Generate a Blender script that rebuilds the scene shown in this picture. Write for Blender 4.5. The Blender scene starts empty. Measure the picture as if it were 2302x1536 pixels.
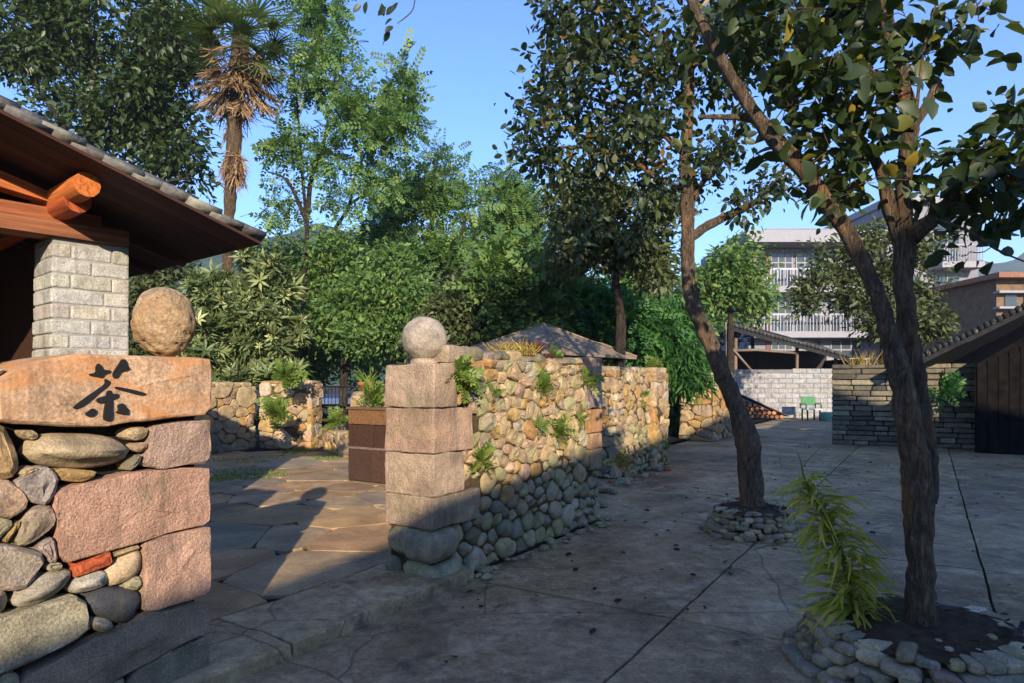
import bpy, math, random
import numpy as np
from mathutils import Vector, Matrix, noise
R = math.radians
rng = random.Random(7)
UP = Vector((0, 0, 1))
nr = np.random.default_rng(11)
scene = bpy.context.scene
COL = scene.collection

# ------------------------------------------------------------------ camera, sky, sun, exposure
EYE, F, CU, HV = 1.6, 1500.0, 1151.0, 860.0        # eye height, focal length / centre / horizon measured on the photo
cam = bpy.data.cameras.new('camera'); camo = bpy.data.objects.new('camera', cam); COL.objects.link(camo)
camo.location = (0, 0, EYE); camo.rotation_euler = (R(90), 0, 0)
cam.sensor_width = 36; cam.lens = F / 2302 * 36; cam.shift_y = (HV - 768) / 2302; cam.clip_start = 0.05; cam.clip_end = 3000
scene.camera = camo
SUN = Vector((0.15, -1.0, 0.335)).normalized()      # towards the sun: low, behind the photographer
w = bpy.data.worlds.new('World'); scene.world = w; w.use_nodes = True
nt = w.node_tree
sky = nt.nodes.new('ShaderNodeTexSky'); sky.sky_type = 'NISHITA'; sky.sun_disc = False
sky.sun_elevation = math.asin(SUN.z); sky.sun_rotation = math.atan2(SUN.x, SUN.y)
sky.air_density = 1.25; sky.dust_density = 0.0; sky.ozone_density = 6.0; sky.altitude = 0
bg = nt.nodes['Background']; bg.inputs['Strength'].default_value = 0.15
hs = nt.nodes.new('ShaderNodeHueSaturation'); hs.inputs['Saturation'].default_value = 1.08; hs.inputs['Hue'].default_value = 0.516
nt.links.new(sky.outputs[0], hs.inputs['Color']); nt.links.new(hs.outputs[0], bg.inputs['Color'])
sl = bpy.data.lights.new('sun', 'SUN'); sl.energy = 4.4; sl.angle = R(0.5); sl.color = (1.0, 0.85, 0.66)
so = bpy.data.objects.new('sun', sl); COL.objects.link(so)
so.rotation_euler = SUN.to_track_quat('Z', 'Y').to_euler(); so.location = (0, -20, 20)
vs = scene.view_settings
vs.view_transform = 'Standard'; vs.look = 'None'; vs.exposure = 1.2; vs.gamma = 1.0; vs.use_curve_mapping = False
scene.render.engine = 'CYCLES'
scene.cycles.max_bounces = 6; scene.cycles.diffuse_bounces = 3; scene.cycles.transparent_max_bounces = 4
scene.cycles.use_adaptive_sampling = True

# ------------------------------------------------------------------ measuring helpers
def P(u, v, Y):
    return Vector(((u - CU) / F * Y, Y, EYE - (v - HV) / F * Y))
def G(u, v, z=0.0):
    Y = (EYE - z) * F / (v - HV)
    return Vector(((u - CU) / F * Y, Y, z))
def onplane(u, v, p0, d):
    """point of the vertical plane through p0 along d seen at u, v -> (distance along d, z)"""
    k = (u - CU) / F
    t = (k * p0[1] - p0[0]) / (d[0] - k * d[1])
    Y = p0[1] + d[1] * t
    return t, EYE - (v - HV) / F * Y

# ------------------------------------------------------------------ object helpers
def tag(o, label=None, cat=None, group=None, kind=None):
    if label: o['label'] = label
    if cat: o['category'] = cat
    if group: o['group'] = group
    if kind or cat: o['kind'] = kind or 'thing'
    return o
def empty(name, loc=(0, 0, 0), label=None, cat=None, group=None):
    o = bpy.data.objects.new(name, None); COL.objects.link(o); o.location = loc; o.empty_display_size = 0.1
    return tag(o, label, cat, group)
def link(name, me, mat=None, parent=None, loc=None, color=None, rot=None):
    o = bpy.data.objects.new(name, me); COL.objects.link(o)
    if mat is not None and not me.materials: me.materials.append(mat)
    if loc is not None: o.location = loc
    if rot is not None: o.rotation_euler = rot
    if parent is not None:
        o.parent = parent
        o.matrix_parent_inverse = Matrix.Translation(-parent.location)   # children keep world coordinates
    if color is not None: o.color = (*color, 1)
    return o
def mesh(name, vs_, fs, smooth=False):
    me = bpy.data.meshes.new(name); me.from_pydata([tuple(v) for v in vs_], [], fs)
    if smooth: me.polygons.foreach_set('use_smooth', [True] * len(me.polygons))
    me.update(); return me
def npmesh(name, verts, tris, attr=None, smooth=False):
    me = bpy.data.meshes.new(name)
    verts = np.asarray(verts, dtype=np.float32); tris = np.asarray(tris, dtype=np.int32)
    me.vertices.add(len(verts)); me.vertices.foreach_set('co', verts.ravel())
    n = len(tris); me.loops.add(n * 3); me.loops.foreach_set('vertex_index', tris.ravel())
    me.polygons.add(n); me.polygons.foreach_set('loop_start', np.arange(0, n * 3, 3, dtype=np.int32))
    me.polygons.foreach_set('loop_total', np.full(n, 3, dtype=np.int32))
    if smooth: me.polygons.foreach_set('use_smooth', np.ones(n, dtype=bool))
    me.update(calc_edges=True)
    if attr is not None:
        a = me.attributes.new('lc', 'FLOAT', 'POINT'); a.data.foreach_set('value', np.asarray(attr, dtype=np.float32))
    return me
class MB:
    """collects pieces of one part"""
    def __init__(s): s.v, s.f = [], []
    def add(s, v, f):
        b = len(s.v); s.v += [Vector(p) for p in v]; s.f += [tuple(i + b for i in q) for q in f]
    def box(s, lo, hi):
        x0, y0, z0 = lo; x1, y1, z1 = hi
        s.add([(x0,y0,z0),(x1,y0,z0),(x1,y1,z0),(x0,y1,z0),(x0,y0,z1),(x1,y0,z1),(x1,y1,z1),(x0,y1,z1)],
              [(0,3,2,1),(4,5,6,7),(0,1,5,4),(1,2,6,5),(2,3,7,6),(3,0,4,7)])
    def obox(s, o, ax, ay, az):
        o, ax, ay, az = map(Vector, (o, ax, ay, az))
        s.add([o, o+ax, o+ax+ay, o+ay, o+az, o+ax+az, o+ax+ay+az, o+ay+az],
              [(0,3,2,1),(4,5,6,7),(0,1,5,4),(1,2,6,5),(2,3,7,6),(3,0,4,7)])
    def beam(s, a, b, wd, ht, up=(0, 0, 1)):
        a, b = Vector(a), Vector(b); x = (b - a); y = Vector(up).cross(x).normalized(); z = x.normalized().cross(y)
        s.obox(a - y * wd / 2 - z * ht / 2, x, y * wd, z * ht)
    def tube(s, pts, rad, n=8, lump=0.0, cap=True):
        pts = [Vector(p) for p in pts]
        t0 = (pts[1] - pts[0]).normalized()
        ref = Vector((1, 0, 0)) if abs(t0.x) < 0.8 else Vector((0, 1, 0))
        x = t0.cross(ref).normalized(); b = len(s.v)
        for i, p in enumerate(pts):
            t = (pts[min(i + 1, len(pts) - 1)] - pts[max(i - 1, 0)]).normalized()
            x = (x - t * x.dot(t)).normalized(); y = t.cross(x)
            for k in range(n):
                a = 2 * math.pi * k / n; dr = x * math.cos(a) + y * math.sin(a); q = p + dr * rad[i]
                if lump: q += dr * rad[i] * lump * (noise.noise(q * (0.55 / max(rad[i], .02))) + .6 * noise.noise(q * (1.7 / max(rad[i], .02))))
                s.v.append(q)
        for i in range(len(pts) - 1):
            for k in range(n):
                k2 = (k + 1) % n
                s.f.append((b + i*n + k, b + i*n + k2, b + (i+1)*n + k2, b + (i+1)*n + k))
        if cap:
            s.f.append(tuple(b + k for k in reversed(range(n)))); e = b + (len(pts) - 1) * n
            s.f.append(tuple(e + k for k in range(n)))
    def build(s, name, mat=None, parent=None, smooth=False, color=None):
        return link(name, mesh(name, s.v, s.f, smooth), mat, parent, color=color)
def spline(pts, n):
    """Catmull-Rom through (Vector, radius) pairs"""
    out, rad = [], []
    m = len(pts)
    for i in range(m - 1):
        p0, p1, p2, p3 = pts[max(i-1, 0)], pts[i], pts[i+1], pts[min(i+2, m-1)]
        for k in range(n):
            t = k / n
            def cr(a, b, c, d): return 0.5 * ((2*b) + (c - a)*t + (2*a - 5*b + 4*c - d)*t*t + (3*b - a - 3*c + d)*t**3)
            out.append(cr(p0[0], p1[0], p2[0], p3[0])); rad.append(max(.002, cr(p0[1], p1[1], p2[1], p3[1])))
    out.append(pts[-1][0].copy()); rad.append(pts[-1][1])
    return out, rad

# ------------------------------------------------------------------ materials
class N:
    def __init__(s, name, rough=0.8, spec=0.3):
        s.m = bpy.data.materials.new(name); s.m.use_nodes = True; s.t = s.m.node_tree
        s.b = s.t.nodes['Principled BSDF']; s.b.inputs['Roughness'].default_value = rough
        s.b.inputs['Specular IOR Level'].default_value = spec
    def n(s, typ, **kw):
        x = s.t.nodes.new(typ)
        for k, v in kw.items(): setattr(x, k, v)
        return x
    def l(s, a, b): s.t.links.new(a, b)
    def coord(s, world=False, scale=(1, 1, 1), rand=True):
        if world: c = s.n('ShaderNodeNewGeometry').outputs['Position']
        else: c = s.n('ShaderNodeTexCoord').outputs['Object']
        mp = s.n('ShaderNodeMapping'); mp.inputs['Scale'].default_value = scale; s.l(c, mp.inputs['Vector'])
        if rand and not world:
            oi = s.n('ShaderNodeObjectInfo'); ml = s.n('ShaderNodeMath', operation='MULTIPLY'); ml.inputs[1].default_value = 37.0
            s.l(oi.outputs['Random'], ml.inputs[0]); s.l(ml.outputs[0], mp.inputs['Location'])
        return mp.outputs[0]
    def noise(s, c, scale, detail=6, rough=.6, dist=0.0):
        x = s.n('ShaderNodeTexNoise'); x.inputs['Scale'].default_value = scale; x.inputs['Detail'].default_value = detail
        x.inputs['Roughness'].default_value = rough; x.inputs['Distortion'].default_value = dist
        s.l(c, x.inputs['Vector']); return x.outputs['Fac']
    def voro(s, c, scale, feature='F1'):
        x = s.n('ShaderNodeTexVoronoi', feature=feature); x.inputs['Scale'].default_value = scale; s.l(c, x.inputs['Vector']); return x.outputs['Distance']
    def ramp(s, f, stops, interp='LINEAR'):
        x = s.n('ShaderNodeValToRGB'); x.color_ramp.interpolation = interp; e = x.color_ramp.elements
        while len(e) < len(stops): e.new(0.5)
        for q, (p, c) in zip(e, stops):
            q.position = p; q.color = (c, c, c, 1) if isinstance(c, (int, float)) else (*c, 1)
        s.l(f, x.inputs[0]); return x.outputs[0]
    def mix(s, f, a, b, mode='MIX'):
        x = s.n('ShaderNodeMix', data_type='RGBA', blend_type=mode)
        for val, inp in ((f, x.inputs[0]), (a, x.inputs[6]), (b, x.inputs[7])):
            if isinstance(val, (int, float)): inp.default_value = val if inp == x.inputs[0] else (val, val, val, 1)
            elif isinstance(val, tuple): inp.default_value = (*val, 1)
            else: s.l(val, inp)
        return x.outputs[2]
    def math(s, op, a, b):
        x = s.n('ShaderNodeMath', operation=op)
        for val, inp in ((a, x.inputs[0]), (b, x.inputs[1])):
            if isinstance(val, (int, float)): inp.default_value = val
            else: s.l(val, inp)
        return x.outputs[0]
    def tint(s): return s.n('ShaderNodeObjectInfo').outputs['Color']
    def bump(s, h, strength=.5, dist=.01):
        x = s.n('ShaderNodeBump'); x.inputs['Strength'].default_value = strength; x.inputs['Distance'].default_value = dist
        s.l(h, x.inputs['Height']); s.l(x.outputs[0], s.b.inputs['Normal'])
    def col(s, c):
        if isinstance(c, tuple): s.b.inputs['Base Color'].default_value = (*c, 1)
        else: s.l(c, s.b.inputs['Base Color'])
        return s.m

def m_stone(name, grain=90, blot=7, pit=.6, stain=None):
    s = N(name, .88, .25); c = s.coord()
    a = s.ramp(s.noise(c, blot, 5), [(.3, .62), (.7, 1.3)])
    g = s.ramp(s.noise(c, grain, 3, .7), [(.32, .6), (.68, 1.35)])
    k = s.mix(1.0, s.mix(1.0, s.tint(), a, 'MULTIPLY'), g, 'MULTIPLY')
    if stain:
        k = s.mix(s.ramp(s.noise(s.coord(scale=stain[1]), 3.0, 4, .6, .6), [(.45, 0.0), (.68, stain[2])]), k, stain[0])
    k = s.mix(s.ramp(s.noise(s.coord(True), 3.1, 6, .7), [(.56, 0.0), (.70, .55)]), k, (.13, .13, .055))
    k = s.mix(s.ramp(s.noise(s.coord(True, (7, 7, .9)), 2.0, 5, .65), [(.54, 0.0), (.70, .45)]), k, (.085, .075, .055))
    # lichen and damp staining with shapes of its own
    k = s.mix(s.ramp(s.noise(c, 4.3, 7, .7), [(.60, 0.0), (.74, .5)]), k, (.10, .095, .06))
    s.bump(s.math('ADD', s.math('MULTIPLY', s.noise(c, 14, 7, .65), 1.0), s.math('ADD', s.math('MULTIPLY', s.noise(c, 75, 4, .7), .55), s.math('MULTIPLY', s.noise(c, 5, 3, .5), .9))), pit, .028)
    return s.col(k)
STONE = m_stone('stone')
BLOCK = m_stone('hewn_granite', 120, 4, .95)
SLABSTONE = m_stone('sign_sandstone', 60, 5, .35, ((.50, .20, .05), (1, 1, 2.6), .75))
COBBLE = m_stone('river_cobble', 140, 9, .4)

def m_concrete():
    s = N('worn_concrete', .75, .35); c = s.coord(True)
    a = s.ramp(s.noise(c, .7, 6, .65, .6), [(.30, (.118, .081, .037)), (.46, (.272, .192, .092)), (.68, (.395, .290, .150))])
    a = s.mix(s.ramp(s.noise(c, .45, 4, .6, .3), [(.52, 0.0), (.66, .65)]), a, (.150, .108, .052))
    a = s.mix(s.ramp(s.noise(c, 2.6, 7, .72, .4), [(.55, 0.0), (.63, .6)]), a, (.065, .058, .040))
    a = s.mix(1.0, a, s.ramp(s.noise(c, 38, 6, .75), [(.30, .55), (.72, 1.45)]), 'MULTIPLY')
    a = s.mix(s.ramp(s.noise(c, 1.7, 10, .78, .5), [(.51, 0.0), (.60, .7)]), a, (.44, .35, .20))
    a = s.mix(1.0, a, s.ramp(s.noise(c, 9, 6, .7, .3), [(.32, .62), (.68, 1.35)]), 'MULTIPLY')
    a = s.mix(s.ramp(s.voro(c, 55), [(.06, .75), (.16, 0.0)]), a, (.03, .028, .025))
    wv = s.n('ShaderNodeMix', data_type='VECTOR'); wv.inputs[0].default_value = .12; s.l(c, wv.inputs[4]); nn_ = s.n('ShaderNodeTexNoise'); nn_.inputs['Scale'].default_value = 2.2; nn_.inputs['Detail'].default_value = 6; s.l(c, nn_.inputs['Vector']); s.l(nn_.outputs['Color'], wv.inputs[5])
    ck = s.voro(wv.outputs[1], .42, 'DISTANCE_TO_EDGE')
    a = s.mix(s.ramp(ck, [(.001, .65), (.004, 0.0)]), a, (.02, .017, .012))
    a = s.mix(.55, a, s.mix(1.0, a, s.tint(), 'MULTIPLY'))
    s.l(s.ramp(s.noise(c, 1.1, 5), [(.35, .48), (.6, .9)]), s.b.inputs['Roughness'])
    s.bump(s.math('ADD', s.noise(c, 4, 5), s.math('MULTIPLY', s.noise(c, 60, 6, .75), .7)), .6, .02)
    return s.col(a)
CONC = m_concrete()
def m_flag():
    s = N('flagstone', .8, .3); c = s.coord(True)
    a = s.mix(1.0, s.tint(), s.ramp(s.noise(c, 2.2, 6, .65, .5), [(.3, .6), (.7, 1.35)]), 'MULTIPLY')
    a = s.mix(1.0, a, s.ramp(s.noise(c, 45, 5, .7), [(.32, .72), (.7, 1.25)]), 'MULTIPLY')
    s.bump(s.math('ADD', s.noise(c, 7, 6, .7), s.math('MULTIPLY', s.noise(c, 70, 4), .4)), .5, .015)
    return s.col(a)
FLAG = m_flag()
def m_earth(name, a, b, sc=6):
    s = N(name, .95, .1); c = s.coord(True)
    k = s.ramp(s.noise(c, sc, 8, .7), [(.3, a), (.7, b)])
    s.bump(s.noise(c, sc * 5, 8, .75), .9, .04); return s.col(k)
EARTH = m_earth('bare_earth', (.035, .027, .018), (.085, .068, .042))
SOIL = m_earth('planter_soil', (.035, .025, .015), (.13, .092, .055), 14)
MORTAR = m_earth('earth_mortar', (.045, .033, .019), (.15, .105, .055), 9)
MORTARG = m_earth('dark_joint', (.012, .011, .010), (.035, .032, .027), 9)
def grained(mb, name, par, d, col, smooth=False):
    """builds a timber in its own frame (x along the grain)"""
    d = Vector(d).normalized(); c = sum(mb.v, Vector())/len(mb.v); y = UP.cross(d).normalized(); Rm = Matrix((d, y, d.cross(y))).transposed()
    Ri = Rm.transposed(); me = mesh(name, [Ri @ (v - c) for v in mb.v], mb.f, smooth)
    if smooth: me.set_sharp_from_angle(angle=R(40))
    return link(name, me, TIMBER, par, c, col, Rm.to_euler())
def m_wood(name, rough=.6, grain=(1, 14, 14), contrast=(.45, 1.5)):
    s = N(name, rough, .3); c = s.coord(scale=grain)
    k = s.mix(1.0, s.tint(), s.ramp(s.noise(c, 3.2, 7, .7, .8), [(.3, contrast[0]), (.7, contrast[1])]), 'MULTIPLY')
    s.bump(s.noise(c, 5, 6), .4, .008); return s.col(k)
WOOD = m_wood('wood')
TIMBER = m_wood('weathered_timber', .75, (.35, 9, 9), (.28, 1.55))
def m_bark(name, dark, mid, light, sc=(1, 1, .35), ochre=None):
    s = N(name, .9, .2); c = s.coord(scale=sc, rand=False)
    k = s.ramp(s.noise(c, 22, 8, .72, 1.0), [(.30, dark), (.5, mid), (.70, light)])
    k = s.mix(s.ramp(s.noise(c, 5, 4, .6), [(.52, 0.0), (.66, .7)]), k, ochre or light)
    c2 = s.coord(scale=(1, 1, .12), rand=False); fis = s.noise(c2, 48, 5, .7, 2.0)
    k = s.mix(s.ramp(fis, [(.34, .8), (.48, 0.0)]), k, dark)
    k = s.mix(s.ramp(s.noise(s.coord(rand=False), 13, 6, .7), [(.60, 0.0), (.68, .5)]), k, (.20, .20, .15))
    s.bump(s.math('ADD', s.math('ADD', s.noise(c, 30, 8, .75, 1.2), s.math('MULTIPLY', s.ramp(fis, [(.3, 0.0), (.55, 1.0)]), .8)), s.math('MULTIPLY', s.noise(c, 8, 3), 1.2)), 1.0, .04); return s.col(k)
BARK = m_bark('mottled_bark', (.045, .033, .021), (.17, .120, .074), (.34, .25, .16), ochre=(.38, .19, .07))
BARKD = m_bark('dark_bark', (.018, .014, .010), (.055, .042, .030), (.12, .095, .068))
def m_leaf(name, stops, rough=.45, trans=.35, tcol=(.25, .38, .04), spec=.4):
    s = N(name, rough, spec)
    at = s.n('ShaderNodeAttribute', attribute_name='lc')
    k = s.ramp(at.outputs['Fac'], stops); s.col(k)
    tr = s.n('ShaderNodeBsdfTranslucent'); s.l(s.mix(.6, k, tcol), tr.inputs['Color'])
    mx = s.n('ShaderNodeMixShader'); mx.inputs[0].default_value = trans
    s.l(s.b.outputs[0], mx.inputs[1]); s.l(tr.outputs[0], mx.inputs[2])
    s.l(mx.outputs[0], s.t.nodes['Material Output'].inputs['Surface']); return s.m
L_BIG = m_leaf('leathery_leaf', [(0, (.014, .026, .010)), (.6, (.030, .052, .014)), (.9, (.06, .085, .016)), (.97, (.22, .17, .02))], .5, .22, (.16, .22, .02))
L_SMALL = m_leaf('small_glossy_leaf', [(0, (.016, .028, .012)), (.6, (.036, .058, .018)), (.93, (.075, .10, .025)), (1, (.16, .09, .02))], .45, .22, (.14, .2, .02))
L_CAMPHOR = m_leaf('dark_camphor_leaf', [(0, (.018, .036, .012)), (.6, (.038, .068, .018)), (1, (.085, .115, .035))], .45, .2, (.16, .24, .03))
L_FEATHER = m_leaf('pinnate_leaf', [(0, (0.060, 0.127, 0.042)), (.55, (0.113, 0.217, 0.053)), (1, (0.226, 0.300, 0.067))], .55, .35, (.2, .35, .04))
L_MID = m_leaf('mid_green_leaf', [(0, (0.049, 0.103, 0.030)), (.6, (0.103, 0.192, 0.044)), (1, (0.217, 0.283, 0.059))], .55, .3)
L_OLIVE = m_leaf('olive_leaf', [(0, (0.039, 0.058, 0.023)), (.6, (0.081, 0.104, 0.034)), (1, (0.143, 0.163, 0.052))], .5, .25, (.16, .2, .03))
L_PALE = m_leaf('pale_backed_leaf', [(0, (0.044, 0.077, 0.027)), (.5, (0.106, 0.150, 0.048)), (.8, (0.213, 0.250, 0.094)), (1, (0.425, 0.450, 0.200))], .45, .2, (.2, .28, .05))
L_BAMBOO = m_leaf('bamboo_leaf', [(0, (0.028, 0.085, 0.022)), (.6, (0.054, 0.154, 0.034)), (1, (0.108, 0.231, 0.046))], .5, .35, (.10, .32, .04))
L_YELLOW = m_leaf('yellow_green_blade', [(0, (0.130, 0.208, 0.026)), (.5, (0.312, 0.351, 0.039)), (.85, (0.585, 0.468, 0.065)), (1, (0.676, 0.429, 0.104))], .45, .35, (.5, .5, .05))  # yellow-green blades brightened, a patch of sun put into their colour
L_WEED = m_leaf('weed_leaf', [(0, (.08, .15, .025)), (.7, (.16, .24, .04)), (1, (.32, .30, .06))], .5, .35, (.35, .45, .05))
L_DRY = m_leaf('dry_fern', [(0, (.16, .09, .025)), (.5, (.36, .25, .05)), (1, (.50, .40, .09))], .7, .25, (.5, .35, .08))
L_RED = m_leaf('dark_red_leaf', [(0, (.035, .012, .012)), (1, (.11, .035, .03))], .5, .2, (.2, .05, .03))
L_DEAD = m_leaf('dead_frond', [(0, (.11, .065, .035)), (.5, (.26, .16, .08)), (1, (.42, .29, .16))], .8, .2, (.4, .25, .1))
L_PALM = m_leaf('palm_frond', [(0, (.035, .07, .02)), (.6, (.075, .12, .03)), (1, (.16, .18, .05))], .5, .25, (.2, .3, .04))
L_LITTER = m_leaf('fallen_leaf', [(0, (.012, .010, .008)), (.6, (.03, .020, .012)), (.9, (.09, .055, .025)), (1, (.14, .10, .05))], .8, .1, (.2, .12, .04))
def m_plain(name, c, rough=.6, spec=.3, metal=0.0, var=.25, sc=8, bump=.15):
    s = N(name, rough, spec); s.b.inputs['Metallic'].default_value = metal; q = s.coord()
    k = s.mix(1.0, c, s.ramp(s.noise(q, sc, 6, .65), [(.3, 1 - var), (.7, 1 + var)]), 'MULTIPLY')
    s.bump(s.noise(q, sc * 5, 5), bump, .01); return s.col(k)
SHADEWOOD = m_plain('shade_dark_timber', (.011, .0095, .008), 1.0, .04, var=.5, sc=6)  # dark timber taken near-black, with the deep eave shade put into its colour
PAINT = m_plain('black_paint', (.012, .011, .010), .6, .3)
PLASTER = m_plain('shade_lilac_render', (.20, .195, .22), .85, .2, var=.12, sc=.7)  # white render, with bluish shade put into its lilac-grey colour
TRIM = m_plain('white_trim', (.27, .265, .29), .7, .2, var=.1)  # white trim greyed likewise, shade put into the colour
GLASS = m_plain('window_glass', (.05, .065, .075), .12, .6, var=.3, sc=.6, bump=0)
IRON = m_plain('dark_iron', (.02, .025, .026), .5, .4, .6)
METAL = m_plain('steel_rail', (.22, .22, .25), .4, .4, .3)
SHEETROOF = m_plain('weathered_sheet_roof', (.23, .175, .115), .8, .3, var=.3, sc=3)
TARP = m_plain('blue_panel', (.06, .10, .24), .6, .3)
TERRA = m_plain('terracotta', (.34, .10, .035), .8, .2)
DARKROOF = m_plain('soot_dark_tile', (.028, .028, .030), .95, .08, var=.4)
PLASTIC_G = m_plain('green_plastic', (.03, .16, .05), .4, .5)
PLASTIC_T = m_plain('teal_plastic', (.20, .42, .42), .4, .5)
WHITEP = m_plain('white_plastic', (.6, .62, .6), .4, .5)
def m_tile():
    s = N('grey_clay_tile', .85, .25); c = s.coord()
    k = s.mix(1.0, s.tint(), s.ramp(s.noise(c, 18, 6, .7), [(.3, .55), (.7, 1.4)]), 'MULTIPLY')
    k = s.mix(s.ramp(s.noise(c, 9, 5, .7), [(.56, 0.0), (.68, .7)]), k, (.20, .22, .15))
    s.bump(s.noise(c, 40, 5), .5, .01); return s.col(k)
TILE = m_tile()
def m_water():
    s = N('puddle_water', .03, .5); s.b.inputs['Transmission Weight'].default_value = 0; return s.col((.02, .021, .02))
WATER = m_water()
def m_hill():
    s = N('wooded_hill', .95, .1); c = s.coord(True)
    s.bump(s.noise(c, .12, 6, .7), 1.0, 6.0)
    return s.col(s.ramp(s.noise(c, .06, 8, .75), [(.35, (.018, .045, .022)), (.65, (.055, .095, .038))]))
HILL = m_hill()

# ------------------------------------------------------------------ leaves and branches
def tpl_leaf2(wd=.24, fold=.07):
    return np.array([(0,0,0),(.42,wd,fold),(1,0,-.05),(.42,-wd,fold)]), np.array([(0,2,1),(0,3,2)])
def tpl_leaf8(wd=.30, fold=.07, bend=.14):
    v = np.array([(0,0,0),(.22,wd*.72,fold*.8),(.5,wd,fold),(.8,wd*.62,fold*.5-bend*.35),(1,0,-bend),(.8,-wd*.62,fold*.5-bend*.35),(.5,-wd,fold),(.22,-wd*.72,fold*.8),(.33,0,.0),(.68,0,-bend*.3)])
    f = np.array([(0,8,1),(8,2,1),(8,9,2),(9,3,2),(9,4,3),(9,5,4),(9,6,5),(8,6,9),(8,7,6),(0,7,8)])
    return v, f
def tpl_spray(pairs=5, ll=.26, wd=.075):
    v, f = [], []
    def leaf(o, ang, L):
        b = len(v); c, s_ = math.cos(ang), math.sin(ang)
        for (x, y, z) in ((0,0,0),(.45,wd/ll,.05),(1,0,-.12),(.45,-wd/ll,.05)):
            x, y = x*L, y*L; v.append((o[0]+x*c-y*s_, o[1]+x*s_+y*c, o[2]+z*L))
        f.extend([(b,b+2,b+1),(b,b+3,b+2)])
    for i in range(pairs):
        t = .15 + .7*i/(pairs-1); o = (t, 0, -.22*t*t)
        for sg in (1,-1): leaf(o, sg*R(62-18*t), ll*(1-.35*abs(t-.5)))
    leaf((.85,0,-.16), 0, ll)
    return np.array(v), np.array(f)
def tpl_rosette(k=7, wd=.12, tilt=.55):
    v, f = [], []; r_ = random.Random(3)
    for i in range(k):
        a = 2*math.pi*i/k + r_.uniform(-.2,.2); L = r_.uniform(.75,1.1); tl = tilt + r_.uniform(-.25,.25)
        dx = np.array((math.sin(tl), math.cos(a)*math.cos(tl), math.sin(a)*math.cos(tl)))
        sd = np.array((0, -math.sin(a), math.cos(a))); up = np.cross(dx, sd); b = len(v)
        for (x, y, z) in ((0,0,0),(.5,wd,.04),(1,0,-.12),(.5,-wd,.04)): v.append(tuple(dx*x*L + sd*y*L + up*z*L))
        f += [(b,b+2,b+1),(b,b+3,b+2)]
    return np.array(v), np.array(f)
T2, T2N, T8, TSP, TRO, TSP2 = tpl_leaf2(), tpl_leaf2(.11, .03), tpl_leaf8(), tpl_spray(), tpl_rosette(), tpl_spray(4, .34, .10)
def nrm(a): return a / np.maximum(np.linalg.norm(a, axis=1, keepdims=True), 1e-9)
def leaf_mesh(name, pos, axis, normal, size, tpl, rnd):
    tv, tf = tpl; n = len(pos); k = len(tv)
    x = nrm(axis); z = nrm(normal - x * np.sum(normal * x, axis=1, keepdims=True)); y = np.cross(z, x)
    V = pos[:, None, :] + size[:, None, None] * (tv[None, :, 0:1]*x[:, None] + tv[None, :, 1:2]*y[:, None] + tv[None, :, 2:3]*z[:, None])
    Fc = tf[None] + (np.arange(n) * k)[:, None, None]
    return npmesh(name, V.reshape(-1, 3), Fc.reshape(-1, 3), np.repeat(rnd, k))
def leaves_at(name, ends, dirs, per, spread, size, tpl, mat, parent, droop=.25, up=.8, sv=.42, bias=None):
    ends = np.repeat(np.asarray(ends), per, axis=0); dirs = np.repeat(np.asarray(dirs), per, axis=0); n = len(ends)
    off = nr.normal(size=(n, 3)) * spread
    pos = ends + off * np.array([1, 1, .75]) - dirs * np.abs(nr.normal(size=(n, 1))) * spread
    ax = nrm(dirs * .7 + nrm(off) * .8 + nr.normal(size=(n, 3)) * .5 + np.array([0, 0, -droop]))
    nm = nr.normal(size=(n, 3)) * .65 + np.array([0, 0, up])
    sz = size * (1 + sv * nr.normal(size=n)).clip(.5, 1.6)
    rnd = nr.beta(2, 2, size=n)
    rnd = (rnd + np.repeat(nr.normal(size=n // per) * .10, per)).clip(0, 1)
    return link(name, leaf_mesh(name, pos, ax, nm, sz, tpl, rnd), mat, parent)
def blob_points(blobs, n):
    vol = np.array([b[3]*b[4]*b[5] for b in blobs]) ** .75; pick = nr.choice(len(blobs), n, p=vol / vol.sum())
    B = np.array(blobs)[pick]; d = nrm(nr.normal(size=(n, 3))); r = nr.uniform(.15, 1, size=(n, 1)) ** .45
    return B[:, :3] + d * r * B[:, 3:6]
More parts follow.
